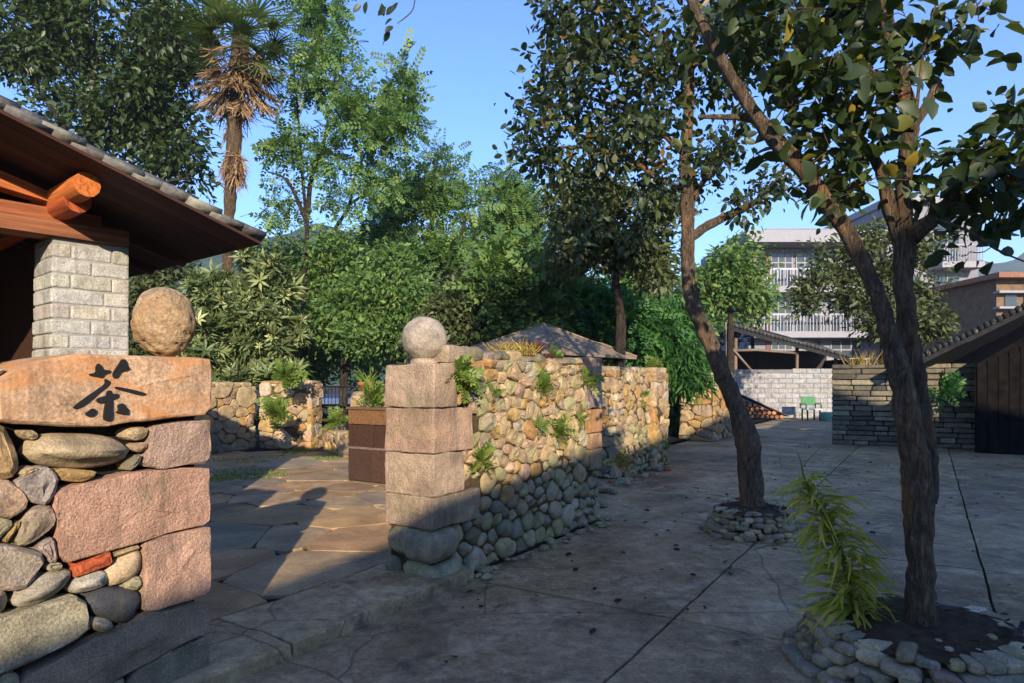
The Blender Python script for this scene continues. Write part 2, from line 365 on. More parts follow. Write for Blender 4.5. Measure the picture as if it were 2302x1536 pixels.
def grow(mb, nodes, rads, targets, r_tip=.004, sides=4, curl=.12, taper=.55, kmax=.03):
    """joins each target to the nearest point of the growing skeleton, as twigs do"""
    nodes = [Vector(p) for p in nodes]; rads = list(rads)
    arr = np.array([tuple(p) for p in nodes]); root = arr.mean(axis=0)
    order = np.argsort([np.min(np.linalg.norm(arr - t, axis=1)) for t in targets])
    ends, dirs = [], []
    for i in order:
        t = Vector(targets[i]); d = np.linalg.norm(arr - np.array(t), axis=1)
        d = d + np.where(arr[:, 2] > t.z + .05, (arr[:, 2] - t.z) * .6, 0)
        j = int(np.argmin(d)); a = nodes[j]; L = (t - a).length
        if L < 1e-3: continue
        r0 = min(rads[j] * taper, kmax, r_tip + .012 * L)
        k = 3 if L < .6 else 5
        pts = [a]; side = Vector((rng.gauss(0, 1), rng.gauss(0, 1), rng.gauss(.4, .6))) * (L * curl)
        for q in range(1, k + 1):
            s_ = q / k; p = a.lerp(t, s_) + side * (s_ * (1 - s_) * 3)
            if q < k: p += Vector((rng.gauss(0, 1), rng.gauss(0, 1), rng.gauss(0, 1))) * (L * .035)
            pts.append(p)
        rr = [max(r_tip, r0 + (r_tip - r0) * q / k) for q in range(k + 1)]
        mb.tube(pts, rr, sides, cap=False)
        new = pts[1:]; nodes += new; rads += rr[1:]
        arr = np.vstack([arr, np.array([tuple(p) for p in new])])
        ends.append(tuple(t)); dirs.append(tuple((pts[-1] - pts[-2]).normalized()))
    return np.array(ends), np.array(dirs)
def lumps(u, v, ru, rv, Y, n, dy=None, size=.38):
    """uneven crown: sub-blobs filling an ellipse measured at depth Y"""
    out = []; c = P(u, v, Y); k = Y / F
    dy = dy or (ru + rv) * .4 * k
    for i in range(n):
        a = rng.uniform(0, 2*math.pi); q = math.sqrt(rng.random()) * .8
        s_ = size * rng.uniform(.65, 1.25)
        out.append((c.x + math.cos(a)*q*ru*k, c.y + rng.uniform(-.7, .7)*dy, c.z + math.sin(a)*q*rv*k, ru*k*s_, dy*s_, rv*k*s_*.9))
    return out
def tree(name, label, limbs, blobs, ntar, per, spread, size, tpl, lmat, bark, droop=.25, up=.8, group=None, sides=10, tip=.006, lump=.18, kmax=.03):
    """limbs: lists of (Vector, radius); first one is the trunk"""
    base = limbs[0][0][0]
    o = empty(name, (base.x, base.y, base.z), label, 'tree', group)
    mb = MB(); nodes, rads = [], []
    for i, lb in enumerate(limbs):
        pts, rr = spline(lb, 6)
        mb.tube(pts, rr, sides if i == 0 else max(6, sides - 2), lump)
        k0 = len(pts) // 4 if i == 0 else 1
        nodes += pts[k0:]; rads += rr[k0:]
    tg = blob_points(blobs, ntar)
    e, d = grow(mb, nodes, rads, tg, tip, kmax=kmax)
    mb.build('trunk', bark, o, True)
    leaves_at('crown', e, d, per, spread, size, tpl, lmat, o, droop, up)
    return o, e, d

# ------------------------------------------------------------------ stone layout helpers
def clip_half(poly, mx, my, nx, ny):
    out = []; m = len(poly)
    for i in range(m):
        a, b = poly[i], poly[(i + 1) % m]
        da = (a[0]-mx)*nx + (a[1]-my)*ny; db = (b[0]-mx)*nx + (b[1]-my)*ny
        if da <= 0: out.append(a)
        if (da < 0 < db) or (db < 0 < da):
            t = da / (da - db); out.append((a[0]+(b[0]-a[0])*t, a[1]+(b[1]-a[1])*t))
    return out
def cells(seeds, bounds, sx=1.0):
    """weighted Voronoi cells of (x, y, r) seeds inside a convex polygon, stretched sx lengthwise"""
    if sx != 1.0: return [p and [(a*sx, b) for a, b in p] for p in cells([(x/sx, y, r_) for x, y, r_ in seeds], [(x/sx, y) for x, y in bounds])]
    S = np.array(seeds); res = []
    for i, (x, y, r_) in enumerate(seeds):
        poly = list(bounds); d2 = (S[:, 0]-x)**2 + (S[:, 1]-y)**2
        for j in np.argsort(d2)[1:40]:
            xj, yj, rj = S[j]; d = math.sqrt(d2[j])
            if d < 1e-6: continue
            t = (d*d + r_*r_ - rj*rj) / (2*d); nx, ny = (xj-x)/d, (yj-y)/d
            poly = clip_half(poly, x + nx*t, y + ny*t, nx, ny)
            if len(poly) < 3: break
        res.append(poly if len(poly) >= 3 else None)
    return res
def dart(w_, h_, rfun, tries=6000, sx=1.0, x0=0, y0=0, seed=1):
    """seeds whose spacing follows rfun; sx stretches stones lengthwise"""
    r_ = random.Random(seed); out = []
    for _ in range(tries):
        x, y = x0 + r_.random()*w_, y0 + r_.random()*h_; rad = rfun(x, y) * r_.choice((.6, .72, .85, 1.0, 1.1, 1.25, 1.45))
        if all(((x-a)/sx)**2 + (y-b)**2 > ((rad + c)*.86)**2 for a, b, c in out): out.append((x, y, rad))
    return out
def area(poly): return .5 * sum(poly[i][0]*poly[(i+1)%len(poly)][1] - poly[(i+1)%len(poly)][0]*poly[i][1] for i in range(len(poly)))
def chaikin(poly, k=.25, rmax=9.0):
    out = []; m = len(poly)
    for i in range(m):
        a, b = poly[i], poly[(i+1) % m]
        q = min(k, rmax/max(math.dist(a, b), 1e-6)); out += [(a[0]+(b[0]-a[0])*q, a[1]+(b[1]-a[1])*q), (a[0]+(b[0]-a[0])*(1-q), a[1]+(b[1]-a[1])*(1-q))]
    return out
def resample(poly, n):
    m = len(poly); L = [math.dist(poly[i], poly[(i+1)%m]) for i in range(m)]; tot = sum(L); out = []; i = 0; acc = 0
    for k in range(n):
        s_ = tot*k/n
        while acc + L[i] < s_ - 1e-12: acc += L[i]; i += 1
        t = (s_-acc)/max(L[i], 1e-9); a, b = poly[i], poly[(i+1)%m]; out.append((a[0]+(b[0]-a[0])*t, a[1]+(b[1]-a[1])*t))
    return out
def inset(poly, r_):
    m = len(poly); out = []
    for i in range(m):
        a, b, c = poly[i-1], poly[i], poly[(i+1) % m]
        tx, ty = c[0]-a[0], c[1]-a[1]; L = math.hypot(tx, ty) or 1
        out.append((b[0]-ty/L*r_, b[1]+tx/L*r_))
    return out
def stone(name, poly, o3, ax, az, an, mat, parent, color, depth=.12, bulge=.05, gap=.006, rounds=2, n=14, rough=.006, proud=0.0, seed=0, rmax=None, tilt=.0):
    """pillow-shaped stone over an outline in the (ax, az) plane at o3, facing an"""
    if area(poly) < 0: poly = poly[::-1]
    rmax = rmax or {'hewn_granite': .009, 'sign_sandstone': .02, 'stone': .022, 'flagstone': .04}.get(mat.name, .09)
    for _ in range(rounds): poly = chaikin(poly, .22, rmax)
    poly = resample(poly, n); A = abs(area(poly)); per_ = sum(math.dist(poly[i], poly[(i+1)%n]) for i in range(n))
    inr = 2*A/max(per_, 1e-6); poly = inset(poly, min(gap, inr*.3))
    cx = sum(p[0] for p in poly)/n; cy = sum(p[1] for p in poly)/n
    sxx = sum((p[0]-cx)**2 for p in poly)/n; syy = sum((p[1]-cy)**2 for p in poly)/n; sxy = sum((p[0]-cx)*(p[1]-cy) for p in poly)/n
    an_ = .5*math.atan2(2*sxy, sxx-syy); ux, uy = math.cos(an_), math.sin(an_)
    la = max(abs((p[0]-cx)*ux+(p[1]-cy)*uy) for p in poly); lb_ = max(abs(-(p[0]-cx)*uy+(p[1]-cy)*ux) for p in poly); half = max(0, la-lb_)
    def shrink(p, ins):
        t = max(-half, min(half, (p[0]-cx)*ux+(p[1]-cy)*uy)); qx, qy = cx+ux*t, cy+uy*t; dl = math.dist(p, (qx, qy)) or 1e-6; k_ = 1-min(.8, ins/dl)
        return (qx+(p[0]-qx)*k_, qy+(p[1]-qy)*k_)
    e = min(bulge, lb_*.75); tx, ty = rng.uniform(-tilt, tilt), rng.uniform(-tilt, tilt)
    rings = [(0, -depth), (0, -e), (e*.25, -e*.42), (e*.75, -e*.10), (lb_*.55, 0.0)]
    c3 = Vector(o3) + Vector(ax)*cx + Vector(az)*cy + Vector(an)*proud
    V, Fc = [], []; ph = Vector((seed*3.1, seed*1.7, seed*.9))
    for k, (ins, dz) in enumerate(rings):
        for p_ in poly:
            x, y = shrink(p_, ins) if ins else p_
            q = Vector((x*9, y*9, k*.7)) + ph; dn = noise.noise(q)
            j = noise.noise(q*2.1 + Vector((9, 2, 5)))
            tz = ((x-cx)*tx + (y-cy)*ty) if k > 0 else 0
            V.append(Vector(ax)*(x-cx + j*rough*.5) + Vector(az)*(y-cy + dn*rough*.5) + Vector(an)*(dz + tz + (dn*rough if k > 1 else 0)))
    V.append(Vector(an)*(rough*.6))
    for k in range(len(rings)-1):
        for i in range(n):
            i2 = (i+1) % n; Fc.append((k*n+i, k*n+i2, (k+1)*n+i2, (k+1)*n+i))
    b = (len(rings)-1)*n
    for i in range(n): Fc.append((b+i, b+(i+1)%n, len(V)-1))
    me = mesh(name, V, Fc, True)
    if mat is not COBBLE: me.set_sharp_from_angle(angle=R(15))
    return link(name, me, mat, parent, loc=c3, color=color)
def block(name, o3, ax, ay, az, L, W, H, mat, parent, color, rough=.008, seed=0, cuts=(5, 4, 4), bev=.012):
    """rough hewn block: corner o3, axes ax, ay, az"""
    ax, ay, az = Vector(ax), Vector(ay), Vector(az); idx = {}; V, Fc = [], []; nx, ny, nz = cuts; ph = Vector((seed*2.3, seed*1.1, seed*3.7))
    def vid(i, j, k):
        if (i, j, k) in idx: return idx[(i, j, k)]
        def co(i_, n_, D):
            if i_ == 0: return 0
            if i_ == n_: return D
            if i_ == 1: return min(bev*1.6, D*.3)
            if i_ == n_-1: return D - min(bev*1.6, D*.3)
            return D*i_/n_
        x, y, z = co(i, nx, L), co(j, ny, W), co(k, nz, H)
        ext = (i in (0, nx)) + (j in (0, ny)) + (k in (0, nz))
        s_ = bev*(.0, .0, .45, .75)[ext]
        if ext > 1:
            if i in (0, nx): x += s_ if i == 0 else -s_
            if j in (0, ny): y += s_ if j == 0 else -s_
            if k in (0, nz): z += s_ if k == 0 else -s_
        q = Vector((x, y, z))*7 + ph
        d = Vector((noise.noise(q), noise.noise(q + Vector((7, 1, 3))), noise.noise(q + Vector((2, 8, 5)))))*rough
        idx[(i, j, k)] = len(V); V.append(ax*(x-L/2+d.x) + ay*(y-W/2+d.y) + az*(z-H/2+d.z)); return idx[(i, j, k)]
    for i in range(nx):
        for j in range(ny): Fc += [(vid(i,j,0), vid(i,j+1,0), vid(i+1,j+1,0), vid(i+1,j,0)), (vid(i,j,nz), vid(i+1,j,nz), vid(i+1,j+1,nz), vid(i,j+1,nz))]
    for i in range(nx):
        for k in range(nz): Fc += [(vid(i,0,k), vid(i+1,0,k), vid(i+1,0,k+1), vid(i,0,k+1)), (vid(i,ny,k), vid(i,ny,k+1), vid(i+1,ny,k+1), vid(i+1,ny,k))]
    for j in range(ny):
        for k in range(nz): Fc += [(vid(0,j,k), vid(0,j,k+1), vid(0,j+1,k+1), vid(0,j+1,k)), (vid(nx,j,k), vid(nx,j+1,k), vid(nx,j+1,k+1), vid(nx,j,k+1))]
    if ax.cross(ay).dot(az) < 0: Fc = [f[::-1] for f in Fc]
    me = mesh(name, V, Fc, True)
    if mat is not COBBLE: me.set_sharp_from_angle(angle=R(18))
    return link(name, me, mat, parent, loc=Vector(o3) + ax*L/2 + ay*W/2 + az*H/2, color=color)
PINK, TAN, OCHRE = (.37, .25, .16), (.37, .275, .15), (.39, .25, .095)
GREY, DGREY, BLACK, PURP, GREEN, PALE = (.31, .267, .165), (.19, .163, .102), (.045, .047, .052), (.29, .215, .155), (.285, .255, .125), (.40, .34, .23)
ORANGE, BRICKR, BLUEG = (.40, .22, .085), (.36, .085, .035), (.20, .19, .135)
def vary(c, a=.14): return tuple(max(.01, x * (1 + rng.uniform(-a, a))) for x in c) if rng.random() < .0 else tuple(x * k for x, k in zip(c, (lambda g: (g*rng.uniform(.95, 1.05), g, g*rng.uniform(.93, 1.07)))(1 + rng.uniform(-a, a))))
def pick(*cw):
    cs, ws = zip(*cw); return vary(rng.choices(cs, ws)[0], .18)

D = Vector((.53, .848, 0)).normalized(); NF = Vector((.848, -.53, 0)).normalized()    # along the walls / their yard side
C0 = Vector((-.62, 5.16, 0))             # foot of the ball-topped pillar's corner
GAP = 1.877
L0 = C0 - D * GAP                        # foot of the sign wall's end
def AB(a, b, z=0.0): return C0 + D*a + NF*b + UP*z
CZ = .08                                 # courtyard level above the yard

# ================================================================== SETTING
g = mesh('ground', [(-900, -300, -.06), (900, -300, -.06), (900, 1500, -.06), (-900, 1500, -.06)], [(0, 1, 2, 3)])
tag(link('ground', g, EARTH), 'bare earth around the village yard', kind='structure')
def ridge(name, Y, pts, depth, label):
    """hill: skyline points (u, v) measured at distance Y"""
    V, Fc = [], []; nx, ny = 90, 10
    us = [p[0] for p in pts]; vs_ = [p[1] for p in pts]
    for i in range(nx + 1):
        u = us[0] + (us[-1]-us[0])*i/nx; top = P(u, float(np.interp(u, us, vs_)), Y)
        for j in range(ny + 1):
            t = j/ny; y = Y - depth + depth*2*t; hgt = max(0, math.sin(math.pi*min(1, t*.5/.5)*1.0)) if t <= 1 else 0
            q = Vector((top.x*.02, y*.02, 0)); z = top.z*hgt*(1 + .10*noise.noise(q*1.5)) + 3.0*hgt*noise.noise(q*6)
            V.append((top.x*(y/Y)*.0 + top.x, y, z - .5))
    for i in range(nx):
        for j in range(ny): Fc.append((i*(ny+1)+j, (i+1)*(ny+1)+j, (i+1)*(ny+1)+j+1, i*(ny+1)+j+1))
    return tag(link(name, mesh(name, V, Fc, True), HILL), label, kind='structure')
ridge('hill', 420, [(-900, 700), (200, 600), (560, 545), (700, 520), (860, 545), (1000, 560), (1150, 600), (1500, 680), (1900, 720)], 120, 'wooded hillside beyond the trees')
ridge('hill', 700, [(900, 700), (1500, 655), (1900, 620), (2200, 592), (2300, 570), (2500, 560), (3200, 640)], 160, 'blue distant hill beyond the rooftops')

# --- yard: concrete bays cast between joints that run with the walls
base = mesh('yard_bed', [tuple(AB(a, b, -.035)) for a, b in ((-12, .02), (3.1, .02), (3.1, -1.4), (6, -1.4), (6, -2.4), (32, -2.4), (32, 26), (-12, 26))], [tuple(range(8))])
yard = tag(link('yard', base, EARTH), 'worn concrete yard with joints and damp patches', kind='structure')
A_J = [-12, -9.4, -7.0, -4.6, -2.2, .38, 2.9, 5.5, 8.2, 11, 14, 17, 20, 23, 26, 29, 32]
B_J = [.03, 1.79, 3.65, 5.5, 7.5, 9.5, 11.5, 14, 16.5, 19, 22, 26]
def bay(a0, a1, b0, b1, z, par, name='concrete_bay'):
    V, Fc = [], []; nx, ny = 14, 14; h = .05; g_ = .010
    for i in range(nx+1):
        for j in range(ny+1):
            ta, tb = i/nx, j/ny; edge = i in (0, nx) or j in (0, ny)
            a = a0 + g_ + (a1-a0-2*g_)*ta; b = b0 + g_ + (b1-b0-2*g_)*tb
            if edge:
                w_ = .012*noise.noise(Vector((a*2.3, b*2.3, 3))) + .010*noise.noise(Vector((a*9, b*9, 7)))
                a += w_; b += w_*.8
            p = AB(a, b, z + .004*noise.noise(Vector((a*.8, b*.8, 1))) - (.006 if edge else 0)); V.append(p)
    for i in range(nx):
        for j in range(ny):
            k = i*(ny+1)+j; Fc.append((k, k+1, k+ny+2, k+ny+1))
    rim = [i*(ny+1) for i in range(nx+1)] + [nx*(ny+1)+j for j in range(1, ny+1)] + [i*(ny+1)+ny for i in range(nx-1, -1, -1)] + [j for j in range(ny-1, 0, -1)]
    b_ = len(V); V += [Vector((V[i].x, V[i].y, V[i].z-h)) for i in rim]
    for k in range(len(rim)): Fc.append((rim[k], rim[(k+1)%len(rim)], b_+(k+1)%len(rim), b_+k)[::-1])
    c = sum((Vector(v) for v in V), Vector())/len(V)
    me = mesh(name, [v - c for v in V], Fc)
    t = rng.uniform(.72, 1.25); link(name, me, CONC, par, loc=c, color=(t, t*rng.uniform(.96, 1.02), t*rng.uniform(.92, 1.02)))
for i in range(len(A_J)-1):
    for j in range(len(B_J)-1):
        c = AB((A_J[i]+A_J[i+1])/2, (B_J[j]+B_J[j+1])/2)
        if c.y > -3 and abs(c.x) < c.y*1.0 + 4 and c.y < 40:
            bay(A_J[i], A_J[i+1], B_J[j], B_J[j+1], rng.uniform(-.004, .004), yard)

bay(3.14, 5.5, -1.3, .10, -.012, yard); bay(5.5, 8.2, -1.5, .10, -.01, yard)
for i in range(8, len(A_J)-1): bay(A_J[i], A_J[i+1], -2.3, .10, rng.uniform(-.004, .004), yard)
# --- courtyard behind the gate: irregular flagstones, concrete threshold
cb = mesh('courtyard_bed', [tuple(AB(a, b, CZ-.03)) for a, b in ((-14, -.05), (3.1, -.05), (3.1, -1.3), (6, -1.3), (6, -2.3), (26, -2.3), (26, -22), (-14, -22))], [(7, 6, 5, 4, 3, 2, 1, 0)])
court = tag(link('courtyard', cb, MORTARG), 'flagstone courtyard behind the gateway', kind='structure')
sd = dart(14.0, 9.5, lambda x, y: .40 + .012*abs(y), 6000, 1.25, -4.0, -10.2, 5)
fc = cells(sd, [(-4.0, -10.2), (10.0, -10.2), (10.0, -.62), (-4.0, -.62)])
for k, (s_, pl) in enumerate(zip(sd, fc)):
    if not pl: continue
    c = AB(s_[0], s_[1])
    if c.y < 2.5 or c.x < -9.5 or c.x > -.9 or c.y > 14.5: continue
    col = pick(((.36, .225, .10), 4), ((.34, .235, .12), 3), ((.27, .21, .13), 2.5), ((.31, .205, .11), 1))
    stone('flagstone', pl, AB(0, 0, CZ + rng.uniform(-.002, .008)), D, NF, UP, FLAG, court, col, .05, .006, .004, 1, 16, .006, seed=k)
for a0, a1 in ((-3.6, -1.42), (-1.42, .42)):
    V = []; nx = 8
    t = rng.uniform(.95, 1.3)
    o = block('threshold_slab', AB(a0+.006, -.60, -.03), D, NF, UP, a1-a0-.012, .70 + rng.uniform(-.01, .015), CZ+.034 + rng.uniform(0, .006), CONC, court, (t, t, t*.97), .018, a0, (16, 8, 4), .008)
# moss strips in the courtyard joints
def blades(name, c, n, rad, h, mat, label, cat, width=.006, lean=.5, group=None, kind=None, flat=.0, rad2=None, ang=0, tpl=None):
    a = nr.uniform(0, 2*np.pi, n); q = np.sqrt(nr.random(n)); rad2 = rad2 or rad
    x0, y0 = np.cos(a)*q*rad, np.sin(a)*q*rad2
    pos = np.stack([c[0] + x0*math.cos(ang) - y0*math.sin(ang), c[1] + x0*math.sin(ang) + y0*math.cos(ang), np.full(n, c[2])], 1)
    ax = nr.normal(size=(n, 3))*lean; ax[:, 2] = 1
    sz = h*nr.uniform(.5, 1.15, n)
    k = width/h
    t = tpl or (np.array([(0, -k, 0), (0, k, 0), (.55, k*.8, .10), (.55, -k*.8, .10), (1, 0, .28)]), np.array([(0, 1, 2), (0, 2, 3), (3, 2, 4)]))
    nm = nr.normal(size=(n, 3)); nm[:, 2] *= .3
    o = link(name, leaf_mesh(name, pos, ax, nm, sz, t, nr.beta(2, 2, n)), mat)
    return tag(o, label, cat, group, kind)
GR = []
for (u, v, ru, rv) in ((560, 1035, 80, 9), (540, 1062, 60, 7), (585, 1072, 60, 8), (505, 1078, 40, 8), (665, 1018, 40, 6), (740, 1030, 40, 6)):
    c = G(u, v, CZ); r1 = ru/F*c.y; GR.append((c, r1, rv*8/F*c.y))
pos, n_ = [], 0
for c, r1, r2 in GR:
    m = 260; a = nr.uniform(0, 2*np.pi, m); q = np.sqrt(nr.random(m)); pos.append(np.stack([c.x+np.cos(a)*q*r1, c.y+np.sin(a)*q*r2, np.full(m, CZ)], 1))
pos = np.concatenate(pos); n_ = len(pos); ax = nr.normal(size=(n_, 3))*.8; ax[:, 2] = .8
o = link('courtyard_grass', leaf_mesh('courtyard_grass', pos, ax, nr.normal(size=(n_, 3)), .07*nr.uniform(.5, 1.2, n_), T2N, nr.beta(2, 2, n_)), L_WEED)
tag(o, 'green moss and grass in the courtyard paving joints', 'grass', kind='stuff')
# --- gable-roofed house behind the photographer that shades the yard
def shade_house():
    y0, y1 = -10.0, -17.0; e = .335
    def zs(x): return 2.3 + .53*(x - .15*10*1.0) + e*10
    o = empty('village_house', (2, -12, 0), 'plastered village house with a long tiled gable facing the yard', 'house')
    xe, xr, xr2 = -1.2, 11.5, 24.0
    ze, zr = zs(xe), zs(xr)
    mb = MB(); pr = [(xe+.6, 0), (xr2-.6, 0), (xr2-.6, ze-.2), (xr, zr-.5), (xe+.6, ze-.2)]
    n = len(pr); V = [(x, y0-.6, z) for x, z in pr] + [(x, y1+.6, z) for x, z in pr]
    mb.add(V, [tuple(range(n)), tuple(range(2*n-1, n-1, -1))] + [(i, i+n, (i+1)%n+n, (i+1)%n) for i in range(n)])
    mb.build('wall', PLASTER, o)
    rb = MB()
    for (xa, za, xb, zb) in ((xe, ze, xr, zr), (xr, zr, xr2, ze)):
        rb.add([(xa, y0, za-.15), (xb, y0, zb-.15), (xb, y1, zb-.15), (xa, y1, za-.15), (xa, y0, za), (xb, y0, zb), (xb, y1, zb), (xa, y1, za)],
               [(0,3,2,1),(4,5,6,7),(0,1,5,4),(1,2,6,5),(2,3,7,6),(3,0,4,7)])
    rb.build('roof', DARKROOF, o)
    for x in (3, 7, 11, 15, 19):
        for z in (1.0, 4.2):
            m_ = MB(); m_.box((x, y0-.62, z), (x+1.4, y0-.57, z+1.5)); m_.build('window', GLASS, o)
    # lower shed against its eave side
    m2 = MB(); m2.box((-4.2, -16, 0), (xe+.55, -11.5, 3.6)); m2.build('lean_to', PLASTER, o)
shade_house()

# ================================================================== SIGN WALL
def wall_stone(poly_px, p0, dirv, *a, **k): pass
sw = empty('sign_wall', tuple(L0), 'dry stone gate wall carrying the carved character slab', 'wall')
TH = .42
core = MB(); core.obox(L0 - D*.02 - NF*.11 - UP*.05, -D*2.9, -NF*(TH-.14), UP*1.60); core.build('mortar_core', MORTARG, sw)
def z1(pts): return [(x/3.0717, 600 + y/3.0717) for x, y in pts]
def z2(pts): return [(x/3.16, 1050 + y/3.16) for x, y in pts]
def wp(pts):
    out = []
    for u, v in pts:
        t, z = onplane(u, v, L0, D); out.append((t, z))
    return out
SW = [  # (outline, colour, rounds, bulge, material, proud)
 (z1([(0,1080),(60,1110),(110,1200),(140,1310),(165,1400),(120,1470),(0,1490),(-120,1470),(-120,1100)]), (.40,.26,.12), 2, .06, STONE, .01),
 (z1([(170,1145),(280,1145),(280,1190),(220,1200)]), TAN, 1, .02, STONE, -.01),
 (z1([(190,1270),(290,1195),(380,1165),(640,1165),(800,1185),(900,1240),(940,1285),(860,1350),(700,1390),(500,1400),(350,1375),(220,1330)]), (.34,.26,.155), 2, .09, COBBLE, .02),
 (z1([(870,1170),(920,1125),(1045,1115),(1030,1185),(940,1210)]), TAN, 1, .03, STONE, 0),
 (z1([(940,1250),(1030,1215),(1035,1260),(980,1282)]), PINK, 1, .02, STONE, 0),
 (z1([(1070,1110),(1200,1085),(1460,1060),(1460,1300),(1440,1355),(1300,1370),(1130,1400),(1010,1380),(1060,1180)]), (.40,.27,.20), 1, .02, BLOCK, .012),
 (z1([(890,1360),(1000,1290),(960,1380),(900,1420)]), DGREY, 1, .02, STONE, 0),
 (z2([(415,30),(560,25),(740,50),(600,115),(500,110),(420,75)]), OCHRE, 2, .03, STONE, 0),
 (z2([(170,50),(260,5),(280,30),(200,75)]), TAN, 1, .02, STONE, 0),
 (z2([(115,125),(240,50),(340,0),(400,40),(435,120),(350,280),(270,265),(240,260)]), (.27,.225,.19), 1, .03, STONE, .012),
 (z2([(-180,90),(0,110),(110,120),(235,270),(80,385),(0,350),(-180,360)]), PINK, 1, .03, STONE, .01),
 (z2([(145,540),(190,400),(220,310),(310,280),(395,300),(400,420),(330,490),(220,565),(150,560)]), PURP, 1, .035, STONE, .008),
 (z2([(-150,375),(0,370),(90,390),(95,430),(10,530),(-150,540)]), GREY, 1, .03, STONE, 0),
 (z2([(50,530),(110,430),(155,390),(140,450),(80,545)]), OCHRE, 1, .02, STONE, -.01),
 (z2([(400,240),(420,170),(600,130),(1000,40),(1480,5),(1495,330),(1480,412),(1200,470),(1000,540),(780,600),(450,695),(440,560)]), (.46,.27,.18), 1, .018, BLOCK, .016),
 (z2([(270,580),(370,515),(400,530),(425,680),(370,690),(360,640)]), (.30,.23,.19), 1, .02, STONE, 0),
 (z2([(-200,560),(0,560),(150,575),(250,600),(350,650),(270,800),(180,890),(60,890),(0,850),(-200,830)]), (.30,.24,.18), 1, .04, STONE, .012),
 (z2([(355,705),(430,695),(460,700),(450,745),(370,745)]), GREY, 1, .02, STONE, 0),
 (z2([(535,715),(790,615),(800,690),(545,785)]), (.40,.085,.03), 0, .008, STONE, .008),
 (z2([(825,620),(1000,570),(1005,585),(840,640)]), TAN, 1, .01, STONE, 0),
 (z2([(110,960),(200,880),(330,780),(500,730),(540,760),(470,880),(330,970),(180,1010),(120,985)]), (.31,.27,.20), 2, .06, COBBLE, .012),
 (z2([(800,720),(850,690),(960,600),(1030,600),(1030,720),(980,800),(830,860),(790,840),(780,770)]), (.42,.31,.18), 2, .05, COBBLE, .008),
 (z2([(525,870),(560,790),(780,740),(790,850),(650,895),(540,905)]), (.35,.32,.25), 2, .045, COBBLE, .006),
 (z2([(900,860),(950,790),(1030,790),(1030,860),(980,890)]), GREY, 1, .03, STONE, 0),
 (z2([(640,950),(740,875),(900,870),(1025,900),(1025,980),(940,1120),(870,1120),(700,1060),(650,1000)]), (.05,.052,.058), 1, .05, COBBLE, .01),
 (z2([(1040,550),(1200,490),(1440,440),(1495,430),(1495,870),(1480,910),(1330,955),(1140,1015),(1030,1030),(1035,800)]), (.42,.26,.18), 1, .018, BLOCK, .014),
 (z2([(-120,880),(0,865),(60,890),(90,950),(60,1040),(0,1060),(-120,1080)]), TAN, 2, .05, COBBLE, 0),
 (z2([(-160,1130),(0,1085),(300,1000),(500,940),(615,925),(640,1090),(650,1160),(500,1260),(200,1400),(0,1480),(-160,1550)]), (.29,.255,.165), 1, .025, STONE, .016),
 (z2([(660,1130),(690,1080),(800,1100),(830,1150),(780,1190),(700,1170)]), (.30,.27,.20), 2, .03, COBBLE, 0),
 (z2([(120,1600),(200,1490),(500,1340),(680,1230),(850,1160),(1040,1060),(1430,970),(1485,1000),(1485,1180),(1300,1260),(1100,1380),(900,1480),(700,1600),(450,1760)]), (.31,.235,.15), 1, .022, BLOCK, .014),
 (z2([(-60,1570),(60,1470),(150,1490),(150,1580),(0,1680)]), GREY, 1, .03, STONE, 0),
 (z2([(1000,1430),(1130,1372),(1300,1300),(1470,1200),(1492,1260),(1492,1640),(930,1900),(930,1500)]), (.21,.18,.115), 1, .025, STONE, .012),
 (z2([(1130,1368),(1210,1308),(1250,1318),(1200,1368)]), PALE, 1, .015, STONE, 0),
 (z2([(560,1780),(790,1560),(905,1490),(905,1900),(600,2050)]), GREY, 1, .03, STONE, 0),
 (z2([(-250,1900),(100,1640),(420,1800),(540,2060),(-200,2500)]), TAN, 1, .04, STONE, 0),
]
for k, (pl, col, rd, bl, mt, pr) in enumerate(SW):
    stone('brick' if k == 18 else 'stone', wp(pl), L0, D, UP, NF, mt, sw, col, .20 if mt is not BLOCK else TH-.04, bl*.6 if mt is BLOCK else bl*.85, -.005 if mt is not BLOCK else -.002, rd, 44 if mt is BLOCK else 20, .016 if mt is not COBBLE else .006, pr - .012, seed=k)
pier = MB(); pier.obox(L0 - D*1.16 - NF*.03 - UP*.05, -D*1.75, -NF*.5, UP*2.36); pier.build('mortar_core', MORTAR, sw)  # unseen taller pier, added past the slab to shade the courtyard flagstones
sd = dart(1.75, 2.34, lambda x, y: .12, 1500, 1.3, -2.92, 0, 19)
for k, (s_, pl) in enumerate(zip(sd, cells(sd, [(-2.92, .0), (-1.15, .0), (-1.15, 2.34), (-2.92, 2.34)]))):
    if pl: stone('stone', pl, L0, D, UP, NF, STONE, sw, pick((TAN, 3), (GREY, 3), (PINK, 1), (PURP, 1)), .15, .03, .004, 1, 12, seed=k+170)
sl_px = z1([(-40,815),(0,795),(130,720),(180,680),(300,645),(480,615),(600,602),(850,617),(1450,635),(1462,680),(1455,900),(1440,1030),(1200,1045),(1000,1075),(900,1075),(720,1115),(480,1105),(40,1085),(-40,1060)])
slab = stone('carved_slab', wp(sl_px), L0, D, UP, NF, SLABSTONE, sw, (.44,.285,.17), TH-.02, .022, .0, 1, 44, .010, .022)
slab['label'] = 'long sandstone slab with a painted tea character'
stone('stone', wp(z1([(-300,760),(-60,690),(60,690),(130,712),(60,760),(0,788),(-300,900)])), L0, D, UP, NF, STONE, sw, PALE, .25, .03, .004, 1, 16, .008, -.07)
stone('stone', wp(z1([(-500,960),(-300,900),(-45,820),(-45,1060),(-500,1080)])), L0, D, UP, NF, STONE, sw, PINK, .25, .03, .004, 1, 16, .008, .0)
